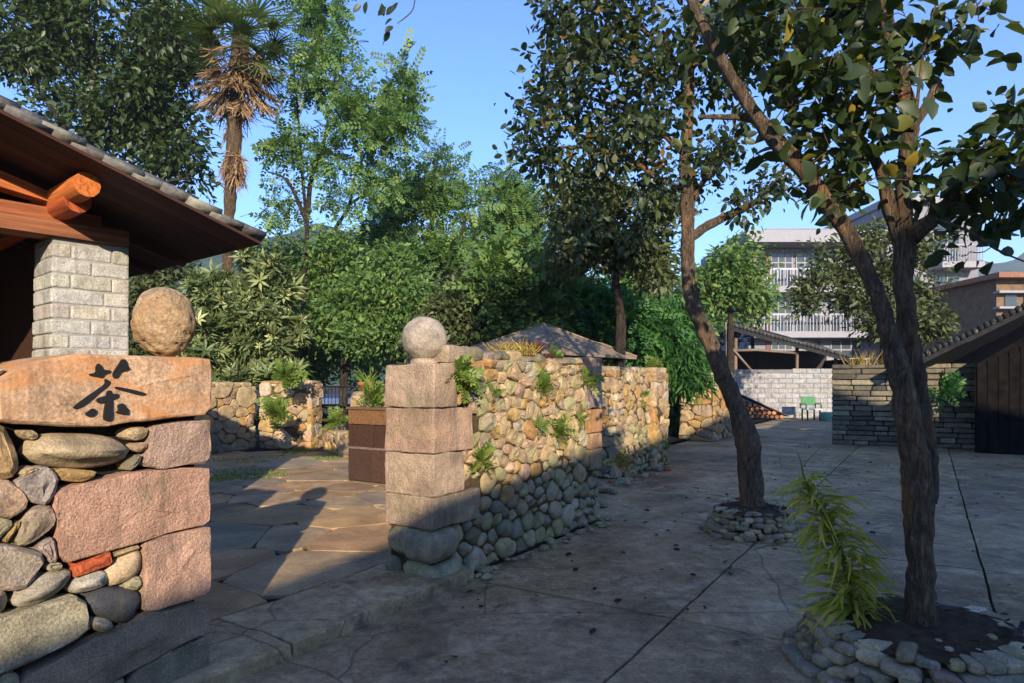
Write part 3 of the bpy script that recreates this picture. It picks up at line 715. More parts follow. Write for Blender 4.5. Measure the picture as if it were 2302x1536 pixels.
CH = [[(590,745),(640,735),(638,690),(660,668),(685,690),(695,715),(745,718),(742,735),(705,745),(690,775),(645,765),(600,758)],
 [(755,740),(790,690),(820,640),(850,645),(865,700),(880,705),(850,720),(815,725),(790,770),(765,775)],
 [(700,775),(725,785),(745,798),(735,825),(640,900),(560,960),(500,985),(480,975),(560,910),(640,855),(700,815)],
 [(770,828),(850,842),(940,862),(987,877),(985,890),(940,892),(850,868),(770,848)],
 [(712,860),(745,855),(755,880),(752,1000),(755,1050),(722,1070),(690,1055),(704,960)],
 [(640,915),(690,898),(750,880),(800,880),(797,905),(750,922),(700,938),(655,948)],
 [(568,1015),(590,1000),(605,985),(625,980),(645,995),(640,1020),(610,1040),(580,1035)],
 [(790,955),(830,945),(850,975),(865,985),(865,1025),(820,1020),(775,1010),(800,995)]]
for k, pl in enumerate(CH):
    q = wp(z1(pl))
    if area(q) < 0: q = q[::-1]
    q = chaikin(q, .22); n = len(q); V = [L0 + D*x + UP*z + NF*(.0285 + .0005*k) for x, z in q]; V += [p - NF*.03 for p in V]
    Fc = [tuple(range(n))] + [(i, i+n, (i+1)%n+n, (i+1)%n) for i in range(n)]
    link('brush_stroke', mesh('brush_stroke', V, Fc), PAINT, slab)
def ball(name, c, rx, rz, mat, color, label, seed, pits=0.0):
    V, Fc = [], []; nu, nv = 72, 44
    for j in range(1, nv):
        th = math.pi*j/nv
        for i in range(nu):
            a = 2*math.pi*i/nu; d = Vector((math.sin(th)*math.cos(a), math.sin(th)*math.sin(a), math.cos(th)))
            q = d*1.6 + Vector((seed, 0, 0)); k = 1 + .045*noise.noise(q) + .02*noise.noise(q*3) - pits*max(0, noise.noise(d*5 + Vector((3, seed, 0))))*max(0, .6 + noise.noise(d*19 + Vector((1, 2, seed))))*1.6
            zf = max(d.z, -.965)
            V.append(Vector((d.x*rx*k, d.y*rx*k, zf*rz*k)))
    V += [Vector((0, 0, rz)), Vector((0, 0, -rz*.965))]
    for j in range(nv-2):
        for i in range(nu): Fc.append((j*nu+i, (j+1)*nu+i, (j+1)*nu+(i+1)%nu, j*nu+(i+1)%nu))
    for i in range(nu): Fc += [(len(V)-2, i, (i+1)%nu), (len(V)-1, (nv-2)*nu+(i+1)%nu, (nv-2)*nu+i)]
    o = link(name, mesh(name, V, Fc, True), mat, None, c, color); return tag(o, label, 'boulder')
ball('egg_shaped_boulder', (-1.856, 3.56, 1.922), .156, .192, m_stone('pitted_boulder', 60, 5, .9, ((.33, .17, .055), (1, 1, 1), .6)), (.40, .29, .17), 'pitted egg-shaped ochre boulder standing on the carved slab wall', 2, .16)

# ================================================================== BALL-TOPPED PILLAR AND MAIN RUBBLE WALL
mw = empty('rubble_wall', tuple(C0), 'tall rubble wall with a square granite pillar end and weeds in its joints', 'wall')
WL, WT = 3.12, .48
core = MB(); core.obox(C0 + D*.04 - NF*.034 - UP*.05, D*(WL-.08), -NF*(WT-.06), UP*1.75); core.build('mortar_core', MORTAR, mw)
QU = [(1.40, 1.74, .30, (.36,.26,.175)), (1.045, 1.39, .52, (.38,.25,.165)), (.705, 1.035, .40, (.38,.275,.185)), (.45, .70, .62, (.34,.25,.165))]
quoin_rects = []
for k, (za, zb, ln, col) in enumerate(QU):
    block('quoin_block', AB(-.005, .026, za), D, -NF, UP, ln, WT + .03, zb-za, BLOCK, mw, col, .014, k+1, (8, 8, 6), .007)
    quoin_rects.append((-.1, ln, za, zb))
# far quoins
FQ = [(1.30, 1.66, .36, (.36,.27,.24)), (1.02, 1.285, .34, (.44,.235,.10)), (.84, 1.01, .30, (.42,.26,.14)), (1.67, 1.88, .42, (.40,.26,.18)), (.60, .83, .30, TAN)]
for k, (za, zb, ln, col) in enumerate(FQ):
    block('quoin_block', AB(WL-ln, .026, za), D, -NF, UP, ln, WT, zb-za, BLOCK, mw, col, .016, k+9, (6, 5, 4), .009)
    quoin_rects.append((WL-ln, WL+.1, za, zb))
block('cap_block', AB(.22, -.03, 1.748), D, -NF, UP, .36, .40, .15, BLOCK, mw, (.33,.25,.17), .018, 22, (5, 5, 3), .02)
# big boulders at the pillar foot
foot = [([(-.03,.19),(.10,.17),(.30,.20),(.36,.30),(.33,.42),(.20,.455),(-.03,.45)], (.25,.215,.14), .08),
        ([(-.03,.02),(.10,-.02),(.34,-.02),(.40,.08),(.36,.19),(.20,.16),(-.02,.17)], (.27,.245,.14), .10)]
for k, (pl, col, bl) in enumerate(foot):
    stone('boulder', pl, C0, D, UP, NF, COBBLE, mw, col, .3, bl, .002, 2, 22, .012, .05, seed=k+3)
for k, (pl, col) in enumerate((([(0,.2),(.48,.22),(.48,.45),(0,.45)], GREY), ([(0,-.03),(.30,-.03),(.33,.2),(0,.18)], GREEN), ([(.33,-.03),(.5,-.03),(.5,.2),(.34,.2)], DGREY))):
    stone('boulder', pl, C0, -NF, UP, -D, COBBLE, mw, col, .12, .06, .004, 2, 16, .01, .02, seed=k+33)
def rad(x, z): return .072 + .010*max(0, 1-z/.7) - (.006 if z > 1.45 else 0)
sd = dart(WL-.02, 1.80, rad, 9000, 1.25, .02, 0.0, 21)
cl = cells(sd, [(.02, -.02), (WL, -.02), (WL, 1.77), (1.9, 1.80), (.55, 1.80), (.02, 1.72)], 1.3)
for k, (s_, pl) in enumerate(zip(sd, cl)):
    if not pl: continue
    x, z = s_[0], s_[1]
    if any(a-.02 < x < b+.02 and c-.02 < z < d+.02 for a, b, c, d in quoin_rects) or (x < .33 and z < .45): continue
    if z < .55 + .1*math.sin(x*5):
        col = pick((GREY, 4), (GREEN, 4), (BLUEG, 1.2), (PURP, .5), (DGREY, 1), (PALE, .7)); rd, bl, mt = 2, .045, COBBLE
    elif z < .85:
        col = pick((TAN, 4), (OCHRE, 1.2), (GREEN, 2.5), (PINK, 1), (GREY, 1.5), (ORANGE, .4), (BLUEG, .6)); rd, bl, mt = 2, .04, COBBLE
    else:
        col = pick((TAN, 5), (OCHRE, 1.5), (PINK, 1.6), (ORANGE, .45), (PURP, .8), (PALE, 1), (DGREY, .6), (GREEN, 1.4), (GREY, 1.2)); rd, bl, mt = (1 if rng.random() < .75 else 2), .022, STONE
    stone('stone', pl, C0, D, UP, NF, mt, mw, col, .10, bl, .001, rd, 14, .022 if mt is STONE else .012, rng.uniform(-.024, .020) + (.03*max(0, .35-z)), seed=k, rmax=.016 if mt is STONE else .028, tilt=.16 if mt is STONE else .1)
# loose top course
x = .56
k = 0
while x < WL-.45:
    ln = rng.uniform(.12, .26); h = rng.uniform(.06, .13)
    block('cap_stone', AB(x, -.02 + rng.uniform(-.02, .02), 1.775), (D + UP*rng.uniform(-.06, .06)).normalized(), -NF, UP, ln, rng.uniform(.2, .34), h, STONE, mw, pick((TAN, 2), (PURP, 2), (DGREY, 1.5), (PINK, 1)), .03, k+50, (4, 4, 3), .03)
    x += ln + .012; k += 1
# end face seen beside the quoins is covered by them; the far end:
sd = dart(WT-.02, 1.8, lambda x, y: .075, 500, 1.2, .01, 0, 31)
for k, (s_, pl) in enumerate(zip(sd, cells(sd, [(.01, 0), (WT-.02, 0), (WT-.02, .6), (.01, .6)]))):
    if pl and s_[1] < .58: stone('stone', pl, AB(WL-.02, 0), -NF, UP, D, COBBLE, mw, pick((GREY, 2), (TAN, 2)), .08, .05, .006, 2, 12, seed=k)
# ball and its collar
pb = C0 + D*.20 - NF*.24
bo = ball('stone_ball', (pb.x, pb.y, 1.957), .186, .186, STONE, (.34,.285,.22), 'round weathered stone ball on the square granite pillar', 6, .004)
mb = MB(); mb.tube([(pb.x, pb.y, 1.728), (pb.x, pb.y, 1.765), (pb.x, pb.y, 1.79)], [.125, .115, .10], 18, .06); mb.build('collar', STONE, bo, True, (.32,.25,.18))

# ================================================================== FAR WALL PIECES ALONG THE YARD
def rubble(name, label, p0, d, nfr, L, H, T, seed, radius, cols, taper=0.0, ends=(False, False), mat=STONE, zlow=None, core_mat=MORTAR, top=True, sx=1.3):
    o = empty(name, tuple(p0), label, 'wall')
    c = MB(); c.obox(p0 + d*.03 - nfr*.03 - UP*.05, d*(L-.06), -nfr*(T-.06), UP*(H-.02)); c.build('mortar_core', core_mat, o)
    def face(q0, ax, an, W, sd_):
        sd = dart(W, H, lambda x, y: radius, 3500, sx, 0, 0, sd_)
        for k, (s_, pl) in enumerate(zip(sd, cells(sd, [(0, 0), (W, 0), (W-taper*.3, H), (0+taper*.3, H)], sx))):
            if pl: stone('stone', pl, q0, ax, UP, an, mat, o, pick(*(zlow if zlow and s_[1] < H*.45 else cols)), .10, .03, .002, 1, 12, .022, rng.uniform(-.025, .02), seed=k+sd_, rmax=.022, tilt=.16)
    face(p0, d, nfr, L, seed)
    if ends[0]: face(p0, -nfr, -d, T, seed+1)
    if ends[1]: face(p0 + d*L, -nfr, d, T, seed+2)
    if top:
        x = .02; k = 0
        while x < L-.1:
            ln = min(rng.uniform(.2, .42), L-x); block('cap_stone', p0 + d*x - nfr*.02 + UP*(H-.03), d, -nfr, UP, ln-.012, T-.06, rng.uniform(.07, .13), mat, o, pick(*cols), .025, seed+k, (4, 4, 3), .03); x += ln; k += 1
    return o
WARM = [(TAN, 4), (OCHRE, 2.2), (PINK, 1.5), (ORANGE, .6), (PALE, 1)]
COOL = [(GREY, 3), (GREEN, 2), (TAN, 1.2), (BLUEG, .6)]
q = G(1383, 1078); w2 = Vector((q.x, q.y, 0))
rubble('rubble_wall', 'ivy-grown rubble wall standing back beyond the granite-pillar wall', w2, D, NF, 1.6, 1.78, .5, 41, .088, WARM, ends=(True, False), zlow=COOL)
q = w2 + D*1.62 + NF*.10
o = rubble('stone_pier', 'square warm stone pier closing the ivy-grown wall', q, D, NF, .75, 1.78, .72, 51, .13, WARM, ends=(True, True), sx=1.8)
q = G(1541, 992); w3 = Vector((q.x, q.y, 0))
rubble('stone_pier', 'tapered warm stone pier across the dark opening, beside the leaning tree', w3 + NF*.75, D, NF, 2.2, 1.80, .95, 61, .135, WARM, taper=.3, ends=(True, True), sx=1.9)
# rubble heap at the wall foot
hp = empty('rubble_heap', tuple(AB(6, -.9)), 'low heap of broken stones and brick along the ivy-grown wall', 'rubble')
for k in range(46):
    a = rng.uniform(3.3, 8.0); b = rng.uniform(-1.12, -.75) + (.5*max(0, 6.1-a)/3)*rng.random(); s_ = rng.uniform(.05, .16)
    block('stone', AB(a, b, -.02), Vector((math.cos(k), math.sin(k), 0)), Vector((-math.sin(k), math.cos(k), 0)), UP, s_*1.5, s_, s_*.75, STONE, hp, pick((GREY, 3), (TAN, 1), (DGREY, 2)) if k % 9 else BRICKR, .03, k, (3, 3, 3), .03)
for k in range(34):   # loose cobbles at the main wall's foot
    a = rng.uniform(.3, 3.2); b = rng.uniform(.05, .22); s_ = rng.uniform(.03, .09)
    block('stone', AB(a, b, -.01), Vector((math.cos(k), math.sin(k), 0)), Vector((-math.sin(k), math.cos(k), 0)), UP, s_*1.4, s_, s_*.7, COBBLE, mw, pick((GREY, 3), (GREEN, 2), (DGREY, 1)), .02, k+80, (3, 3, 3), .025)

# --- courtyard back wall, its pier and the low stones
bw0 = G(430, 1028, CZ); bw1 = G(575, 1010, CZ); dd = (bw1-bw0).normalized(); nn = Vector((dd.y, -dd.x, 0))
rubble('garden_wall', 'rough rubble garden wall along the back of the courtyard', bw0, dd, nn, (bw1-bw0).length, 1.42, .5, 71, .15, WARM, zlow=[(GREY, 2), (BLUEG, 2), (TAN, 2)], sx=1.35)
q0 = bw1 + dd*.03 + nn*.06; q1 = G(700, 1012, CZ); d2 = (q1-q0).normalized()
rubble('garden_wall', 'stepped stone garden wall with plants hanging down its face', q0, d2, Vector((d2.y, -d2.x, 0)), (q1-q0).length, 1.50, .6, 81, .16, WARM, ends=(False, True), sx=1.5)
q0 = q1 + d2*.03 + nn*.25; q1 = G(783, 1035, CZ); d3 = (q1-q0).normalized()
rubble('low_stone_kerb', 'low course of big stones between the garden wall and the wooden bin', q0, d3, Vector((d3.y, -d3.x, 0)), (q1-q0).length, .42, .5, 91, .17, WARM+[(PINK, 2)], ends=(False, True), sx=1.5)
q0 = Vector((-2.62, 10.75, CZ)); rubble('planter_wall', 'waist-high stone planter wall behind the wooden bin', q0, NF, -D, 1.5, 1.30, .4, 95, .16, WARM, ends=(True, False))

# ================================================================== TEA HOUSE
GD = Vector((.64, .768, 0)).normalized(); RD = Vector((-.768, .64, 0)).normalized()
HP = Vector((-3.21, 5.6, 0))                      # right front foot of its brick pillar
th = empty('tea_house', (HP.x, HP.y, CZ), 'open timber tea house with grey tiled gable roof and brick pillar', 'house')
E0 = Vector((-2.19, 5.59, 2.74)); SLO = R(17.3); UPS = (-GD*math.cos(SLO) + UP*math.sin(SLO)).normalized(); RN = UPS.cross(RD).normalized()
if RN.z < 0: RN = -RN
SL, RL = 3.4, 6.5
# brick pillar
pw, pt, ch = .555, .46, .119
bp = MB(); bp.obox(HP - GD*.006 + RD*.006 + UP*CZ, -GD*(pw-.012), RD*(pt-.012), UP*(2.735-CZ)); pil = bp.build('pillar', m_plain('brick_mortar', (.30, .28, .25), .95, .1), th)
z = CZ; row = 0; kb = 0
while z < 2.66:
    flare = .05*max(0, 1-(z-CZ)/2.7)**1.0
    segs = ((0, .5), (.5, 1)) if row % 2 == 0 else ((0, .24), (.24, .76), (.76, 1))
    if row % 5 == 3: segs = ((0, .34), (.34, 1))
    for (s0, s1) in segs:
        W_ = pw + flare
        block('brick', HP - GD*(W_*s1 - .003) - RD*rng.uniform(.0, .008) + UP*(z+.004), GD, RD, UP, W_*(s1-s0) - .007, pt, ch-.010, BLOCK if 0 else STONE, pil, vary((.42, .395, .34), .10), .006, kb, (4, 3, 3), .008); kb += 1
    z += ch; row += 1
# soffit planks, tiles
m_ = MB(); m_.box((0, .003, 0), (SL, .157, .022)); plank_me = mesh('plank', m_.v, m_.f)
ROT = Matrix((UPS, RD, RN)).transposed().to_euler()
roof = MB(); roof.obox(E0 + RN*.024 + RD*.05 - UPS*.02, UPS*(SL-.05), RD*(RL-.1), RN*.02); roof = roof.build('roof', WOOD, th, color=(.05, .02, .012))
for k in range(int(RL/.16)):
    link('plank', plank_me, TIMBER, roof, E0 + RD*.16*k, vary((.075, .026, .015), .55), ROT)
for k in range(1, 9):     # common rafters under the boards
    m_ = MB(); m_.obox(E0 + RD*(.35 + k*.7) - RN*.075 + UPS*.05, UPS*(SL-.1), RD*.06, RN*.073); m_.build('rafter', WOOD, th, color=vary((.08, .024, .012), .2))
def tile_mesh(up, Lt=.27, Wt=.20, sag=.045, th_=.028):
    V, Fc = [], []; n = 6
    for s_ in (0, 1):
        for i in range(n+1):
            t = i/n*2-1; h = sag*(1-t*t) if up else sag*t*t
            for o_ in (0, th_): V.append((s_*Lt, t*Wt/2, h+o_ + s_*.0))
    w_ = (n+1)*2
    for i in range(n):
        a = i*2; Fc += [(a+1, a+3, w_+a+3, w_+a+1), (a, w_+a, w_+a+2, a+2), (a, a+2, a+3, a+1), (w_+a, w_+a+1, w_+a+3, w_+a+2)]
    Fc += [(0, 1, w_+1, w_), (n*2, w_+n*2, w_+n*2+1, n*2+1)]
    return mesh('tile', V, Fc, True)
tp, tc = tile_mesh(False), tile_mesh(True)
stuff = MB()
for cidx in range(int(RL/.23)):
    for cover in (0, 1):
        for k in range(int(SL/.20)):
            y = .03 + cidx*.23 + cover*.115; tilt = R(4.5)
            o3 = E0 - UPS*.07 + UPS*(k*.20) + RD*(y + rng.uniform(-.012, .012)) + RN*(.05 + cover*.07 + rng.uniform(0, .03))
            eul = (Matrix((UPS, RD, RN)).transposed() @ Matrix.Rotation(tilt + rng.uniform(-.03, .03), 3, 'Y') @ Matrix.Rotation(rng.uniform(-.06, .06), 3, 'Z'))
            me = tc if cover else tp
            if cidx < 5:
                c = rng.choice([(.10, .10, .097), (.13, .125, .115), (.07, .07, .07), (.15, .145, .12), (.22, .215, .17)])
                link('tile', me, TILE, roof, o3, vary(c, .2), eul.to_euler())
            else:
                stuff.add([eul @ v.co + o3 for v in me.vertices], [tuple(p.vertices) for p in me.polygons])
ot = stuff.build('tile_field', TILE, roof, color=(.14, .14, .135)); ot['kind'] = 'stuff'
m_ = MB()   # other slope
rt = E0 + UPS*SL; m_.obox(rt, -GD*SL*math.cos(SLO) - UP*SL*math.sin(SLO), RD*RL, UP*.09); m_.build('rear_slope', DARKROOF, th)
# timber frame
def gp(u, v, off=0.0):
    p0 = HP - RD*off; t, zz = onplane(u, v, p0, GD); return p0 + GD*t + UP*zz
def logbeam(a, b, r_, name, col, n=10):
    m_ = MB(); pts = [Vector(a).lerp(Vector(b), i/8) for i in range(9)]; m_.tube(pts, [r_*(1 + .05*math.sin(i*2.1)) for i in range(9)], n, .05); return grained(m_, name, th, Vector(b)-Vector(a), col, True)
RED = (.36, .085, .022)
a, b = gp(287, 524, .02), gp(-400, 420, .02); b.z = a.z
m_ = MB(); m_.obox(Vector((a.x, a.y, 2.738)) - RD*.03, -GD*4.2, RD*.26, UP*.125); grained(m_, 'tie_beam', th, GD, (.23, .085, .038))
m_ = MB(); m_.obox(Vector((a.x, a.y, 2.866)) - GD*.20 - RD*.01, -GD*4.0, RD*.22, UP*.085); grained(m_, 'tie_beam', th, GD, (.28, .09, .034))
pa, pb_ = gp(148, 455, .10), gp(-30, 385, .10)
m_ = MB(); n_ = pb_ - pa; m_.add([pa + UP*-.03, pa + UP*.03, pb_ + n_*2 + UP*.10, pb_ + n_*2 - UP*.17] + [q + RD*.14 for q in (pa + UP*-.03, pa + UP*.03, pb_ + n_*2 + UP*.10, pb_ + n_*2 - UP*.17)],
     [(0,1,2,3)[::-1], (4,5,6,7), (0,1,5,4), (1,2,6,5), (2,3,7,6), (3,0,4,7)]); grained(m_, 'slanting_beam', th, n_, (.40, .115, .032))
pe = gp(196, 413, .68); logbeam(pe, pe + RD*5, .088, 'purlin', (.50, .14, .03), 12)
pe2 = gp(176, 448, .42); logbeam(pe2, pe2 + RD*4.5, .095, 'purlin', (.34, .07, .02), 12)
pe3 = gp(-260, 270, .50); logbeam(pe3, pe3 + RD*5, .10, 'purlin', RED, 12)
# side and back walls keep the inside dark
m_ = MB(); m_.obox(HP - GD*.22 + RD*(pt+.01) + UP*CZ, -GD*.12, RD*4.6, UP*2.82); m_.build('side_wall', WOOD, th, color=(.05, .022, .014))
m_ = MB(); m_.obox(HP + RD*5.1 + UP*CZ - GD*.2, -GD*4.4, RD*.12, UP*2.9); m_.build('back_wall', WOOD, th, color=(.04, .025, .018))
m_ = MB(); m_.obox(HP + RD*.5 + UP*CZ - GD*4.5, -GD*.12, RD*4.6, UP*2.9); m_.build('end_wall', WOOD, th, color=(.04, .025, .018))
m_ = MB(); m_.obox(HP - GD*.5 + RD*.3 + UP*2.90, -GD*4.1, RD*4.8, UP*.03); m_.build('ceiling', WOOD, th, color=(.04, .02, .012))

# ================================================================== COURTYARD THINGS
b0 = Vector((-2.52, 10.28, CZ)); bn = -D
bin_ = empty('wooden_bin', tuple(b0), 'dark brown wooden waste bin with two openings beside the granite pillar', 'bin')
BW, BH, BD = .95, 1.10, .5; WB = (.05, .026, .015)
fb = MB(); fb.obox(b0 + D*.03, NF*BW, D*(BD-.05), UP*BH); fb.build('body', WOOD, bin_, color=(.05, .024, .013))
def bpanel(x0, x1, z0, z1, nm, dep=.03, col=WB, off=0):
    m_ = MB(); m_.obox(b0 + NF*x0 + UP*z0 - D*off, NF*(x1-x0), D*dep, UP*(z1-z0)); m_.build(nm, WOOD, bin_, color=vary(col, .15))
bpanel(.0, BW, .88, BH, 'top_board', .03, (.15, .075, .03), .002)
bpanel(.0, BW, .50, .53, 'rail', .03, (.16, .11, .08), .002); bpanel(.0, .06, .53, .88, 'stile', .03); bpanel(BW/2-.04, BW/2+.04, .53, .88, 'stile', .03); bpanel(BW-.06, BW, .53, .88, 'stile', .03)
bpanel(.0, BW/2-.004, .02, .50, 'door', .03, (.05, .028, .016), 0); bpanel(BW/2+.004, BW, .02, .50, 'door', .03, (.06, .032, .018), 0)
m_ = MB(); m_.obox(b0 - NF*.02 - D*.03 + UP*(BH+.002), NF*(BW+.04), D*(BD+.04), UP*.035); m_.build('lid', WOOD, bin_, color=(.13, .075, .04))
# potted plant on planter wall
pp = P(822, 881, 10.9); pot = empty('flower_pot', (pp.x, pp.y, 1.385), 'small terracotta pot on the planter wall above the wooden bin', 'pot')
m_ = MB(); zz = 1.385; m_.tube([(pp.x, pp.y, zz), (pp.x, pp.y, zz+.16), (pp.x, pp.y, zz+.165), (pp.x, pp.y, zz+.21)], [.085, .12, .135, .135], 16); m_.build('pot', TERRA, pot, True)
def tuft(c, n, rad_, h, mat, label, width=.006, lean=.6, cat='weed', name='weed_tuft', tpl=None):
    return blades(name, c, n, rad_, h, mat, label, cat, width, lean, tpl=tpl)
o = blades('leaves', (pp.x, pp.y, zz+.19), 40, .09, .30, L_WEED, None, None, .012, .7); o.parent = pot; o.matrix_parent_inverse = Matrix.Translation(-pot.location)
# iron fence and blue panel behind
f0 = P(690, 960, 16.6); f1 = P(800, 960, 16.0)
fn = empty('iron_fence', (f0.x, f0.y, CZ), 'dark iron bar fence between garden wall and planter', 'fence')
fd = Vector((f1.x-f0.x, f1.y-f0.y, 0)); fl = fd.length; fd.normalize(); f0 = Vector((f0.x, f0.y, CZ))
for zz in (.25, 1.40):
    m_ = MB(); m_.beam(f0 + UP*zz, f0 + UP*zz + fd*fl, .03, .04); m_.build('rail', IRON, fn)
m_ = MB(); m_.tube([UP*.05*0, UP*1.42], [.009, .009], 6); bar = mesh('bar', m_.v, m_.f)
for k in range(int(fl/.11)+1): link('bar', bar, IRON, fn, f0 + fd*(k*.11) + (Vector((fd.y, -fd.x, 0))*.0))
m_ = MB(); a = P(705, 930, 18.0); b = P(800, 930, 18.0); m_.obox(Vector((a.x, a.y, 1.0)), Vector((b.x-a.x, .1, 0)), Vector((0, .9, .1)), UP*.16)
pn = empty('blue_panel', (a.x, a.y, 0), 'dusty blue panel on a low frame behind the iron fence', 'panel'); m_.build('board', TARP, pn)
m_ = MB(); m_.obox(Vector((a.x+.1, a.y+.2, -.05)), Vector((b.x-a.x-.2, .1, 0)), Vector((0, .5, 0)), UP*1.05); m_.build('frame', IRON, pn)

# pavilion with a shallow pyramid roof
gz = P(1222, 860, 13.0); pv = empty('garden_pavilion', (gz.x, gz.y, CZ), 'small pavilion with a low grey pyramid roof behind the rubble wall', 'pavilion')
hd = 1.88; apex = Vector((gz.x, gz.y, P(1, 727, 13).z)); cr = []
for k in range(4):
    a = R(8 + 90*k); cr.append(Vector((gz.x + hd*math.cos(a), gz.y + hd*math.sin(a), 2.10)))
for k in range(4):
    a, b = cr[k], cr[(k+1) % 4]; m_ = MB(); m_.add([a, b, apex, a-UP*.05, b-UP*.05, apex-UP*.05], [(0,1,2), (5,4,3), (0,3,4,1), (1,4,5,2), (2,5,3,0)]); m_.build('roof_panel', SHEETROOF, pv)
    m_ = MB(); m_.beam(a + UP*.01, apex + UP*.012, .05, .02); m_.build('hip_cap', SHEETROOF, pv)
    p = a.lerp(Vector((gz.x, gz.y, 2.1)), .18); m_ = MB(); m_.tube([(p.x, p.y, CZ), (p.x, p.y, 2.2)], [.05, .05], 10); m_.build('post', WOOD, pv, True, (.10, .06, .035))
    m_ = MB(); m_.beam(a.lerp(gz, .1)*1 if 0 else Vector((p.x, p.y, 2.08)), Vector((0, 0, 0)) + (lambda q: Vector((q.x, q.y, 2.08)))(b.lerp(Vector((gz.x, gz.y, 2.1)), .18)), .06, .08); m_.build('eave_beam', WOOD, pv, color=(.08, .05, .03))

# ================================================================== TREE PLANTERS
def planter(c, R_, H, label, sz, seed, nrow, flat=.75):
    o = empty('stone_planter', (c[0], c[1], 0), label, 'planter')
    m_ = MB(); m = 40; V = [(c[0], c[1], H+.02)]; Fc = []
    for ring, (q, zz) in enumerate(((.45, H+.015), (.86, H-.03))):
        for i in range(m):
            a = 2*math.pi*i/m; V.append((c[0]+R_*q*math.cos(a), c[1]+R_*q*math.sin(a), zz + .02*noise.noise(Vector((math.cos(a)*3, math.sin(a)*3, q*4+seed)))))
    for i in range(m):
        i2 = (i+1) % m; Fc += [(0, 1+i, 1+i2), (1+i, 1+m+i, 1+m+i2, 1+i2)]
    m_.add(V, Fc); m_.tube([(c[0], c[1], -.02), (c[0], c[1], H-.04)], [R_*.8, R_*.8], m); m_.build('soil', SOIL, o, True)
    for k in range(26):
        a = rng.uniform(0, 6.28); q_ = R_*.75*math.sqrt(rng.random()); s_ = rng.uniform(.015, .045)
        block('pebble', Vector((c[0] + q_*math.cos(a), c[1] + q_*math.sin(a), H-.015)), Vector((math.cos(k), math.sin(k), 0)), Vector((-math.sin(k), math.cos(k), 0)), UP, s_*1.3, s_, s_*.8, COBBLE, o, pick((GREY, 2), (TAN, 1), (DGREY, 1)), s_*.15, k, (3, 3, 3), s_*.25)
    k = 0
    for row in range(nrow):
        zz = H*row/nrow; rr = R_*(1.0 - .06*row) ; a = rng.uniform(0, 1)
        end = a + 2*math.pi
        while a < end - .3*sz/rr:
            L = sz*rng.uniform(.55, 1.5); h = H/nrow*rng.uniform(.9, 1.45)
            t = Vector((-math.sin(a), math.cos(a), rng.uniform(-.14, .14))).normalized(); n_ = Vector((math.cos(a), math.sin(a), 0)); ww = sz*rng.uniform(1.1, 1.7)
            mt_ = COBBLE if rng.random() < .4 else STONE
            block('stone', Vector((c[0], c[1], zz-.015 + rng.uniform(-.012, .012))) + n_*(rr - ww*.5 + rng.uniform(-.018, .018)) - t*L/2, t, n_, UP, L, ww, h, mt_, o, pick((GREY, 3), ((.21, .19, .13), 3), (DGREY, 2), (GREEN, 1.4), (PURP, .5), (TAN, .7), (PALE, .4)), L*.13, seed+k, (4, 4, 4), h*.25)
            a += (L*.98)/rr; k += 1
    return o
T1 = G(1692, 1150, .22); T2B = G(2072, 1420, .2)
planter((T2B.x+.02, T2B.y+.03), .64, .25, 'round cobble planter around the big-leaved tree and yellow-green lily', .125, 3, 5)
planter((T1.x, T1.y), .47, .27, 'small round cobble planter around the leaning small-leaved tree', .085, 5, 6)

# ================================================================== TREES IN THE YARD
def px(path, Y0, zoff=None):
    out = []
    for q in path:
        u, v, wpx = q[:3]; Y = Y0 + (q[3] if len(q) > 3 else 0); out.append((P(u, v, Y), wpx*.80/2/F*Y))
    return out
Y1 = T1.y
limbs = [px([(1694, 1165, 84), (1690, 1120, 68), (1684, 1050, 66), (1682, 1000, 68), (1660, 930, 52), (1632, 860, 48), (1603, 785, 46), (1568, 710, 44), (1550, 640, 40), (1546, 560, 38), (1545, 460, 38), (1540, 360, 34), (1548, 250, 30), (1552, 120, 26), (1566, -30, 20), (1570, -160, 12)], Y1),
         px([(1548, 540, 24), (1585, 510, 26), (1640, 482, 22), (1695, 455, 18), (1740, 415, 14), (1770, 360, 9)], Y1),
         px([(1545, 470, 20), (1580, 410, 16), (1630, 340, 13), (1680, 290, 9)], Y1 + .1),
         px([(1542, 350, 18), (1490, 300, 16), (1420, 250, 13), (1330, 220, 9), (1260, 180, 6)], Y1),
         px([(1545, 430, 16), (1480, 400, 13), (1400, 350, 11), (1300, 330, 8), (1220, 335, 5)], Y1 - .2),
         px([(1550, 200, 18), (1500, 120, 16), (1430, 50, 13), (1360, -20, 9)], Y1 + .2),
         px([(1550, 160, 18), (1610, 80, 14), (1680, 0, 10)], Y1 - .1),
         px([(1560, 0, 16), (1400, -170, 13), (1200, -240, 10), (1040, -200, 7), (960, -110, 5), (935, -10, 4), (925, 25, 3.4), (893, 52, 2.6)], Y1 - 1.6)]
def bl(lst, Y, dy=1.0):
    k = Y/F; return [(*(P(u, v, Y + (dyo[0] if dyo else 0))), ru*k, dy, rv*k) for (u, v, ru, rv, *dyo) in lst]
blobs = bl([(1330, 60, 110, 100), (1270, 30, 70, 70), (1290, 200, 95, 80), (1215, 190, 22, 40), (1235, 330, 70, 60), (1200, 300, 45, 45), (1400, 170, 120, 100), (1500, 90, 120, 110), (1640, 110, 110, 100), (1720, 40, 110, 80),
            (1400, 330, 100, 60), (1310, 380, 80, 40), (1490, 260, 60, 60), (1640, 310, 60, 50), (1730, 420, 55, 50), (1660, 470, 30, 30), (1590, 380, 40, 40), (1480, 400, 50, 40), (1430, -80, 200, 100), (1700, -90, 180, 90)], Y1, .9)
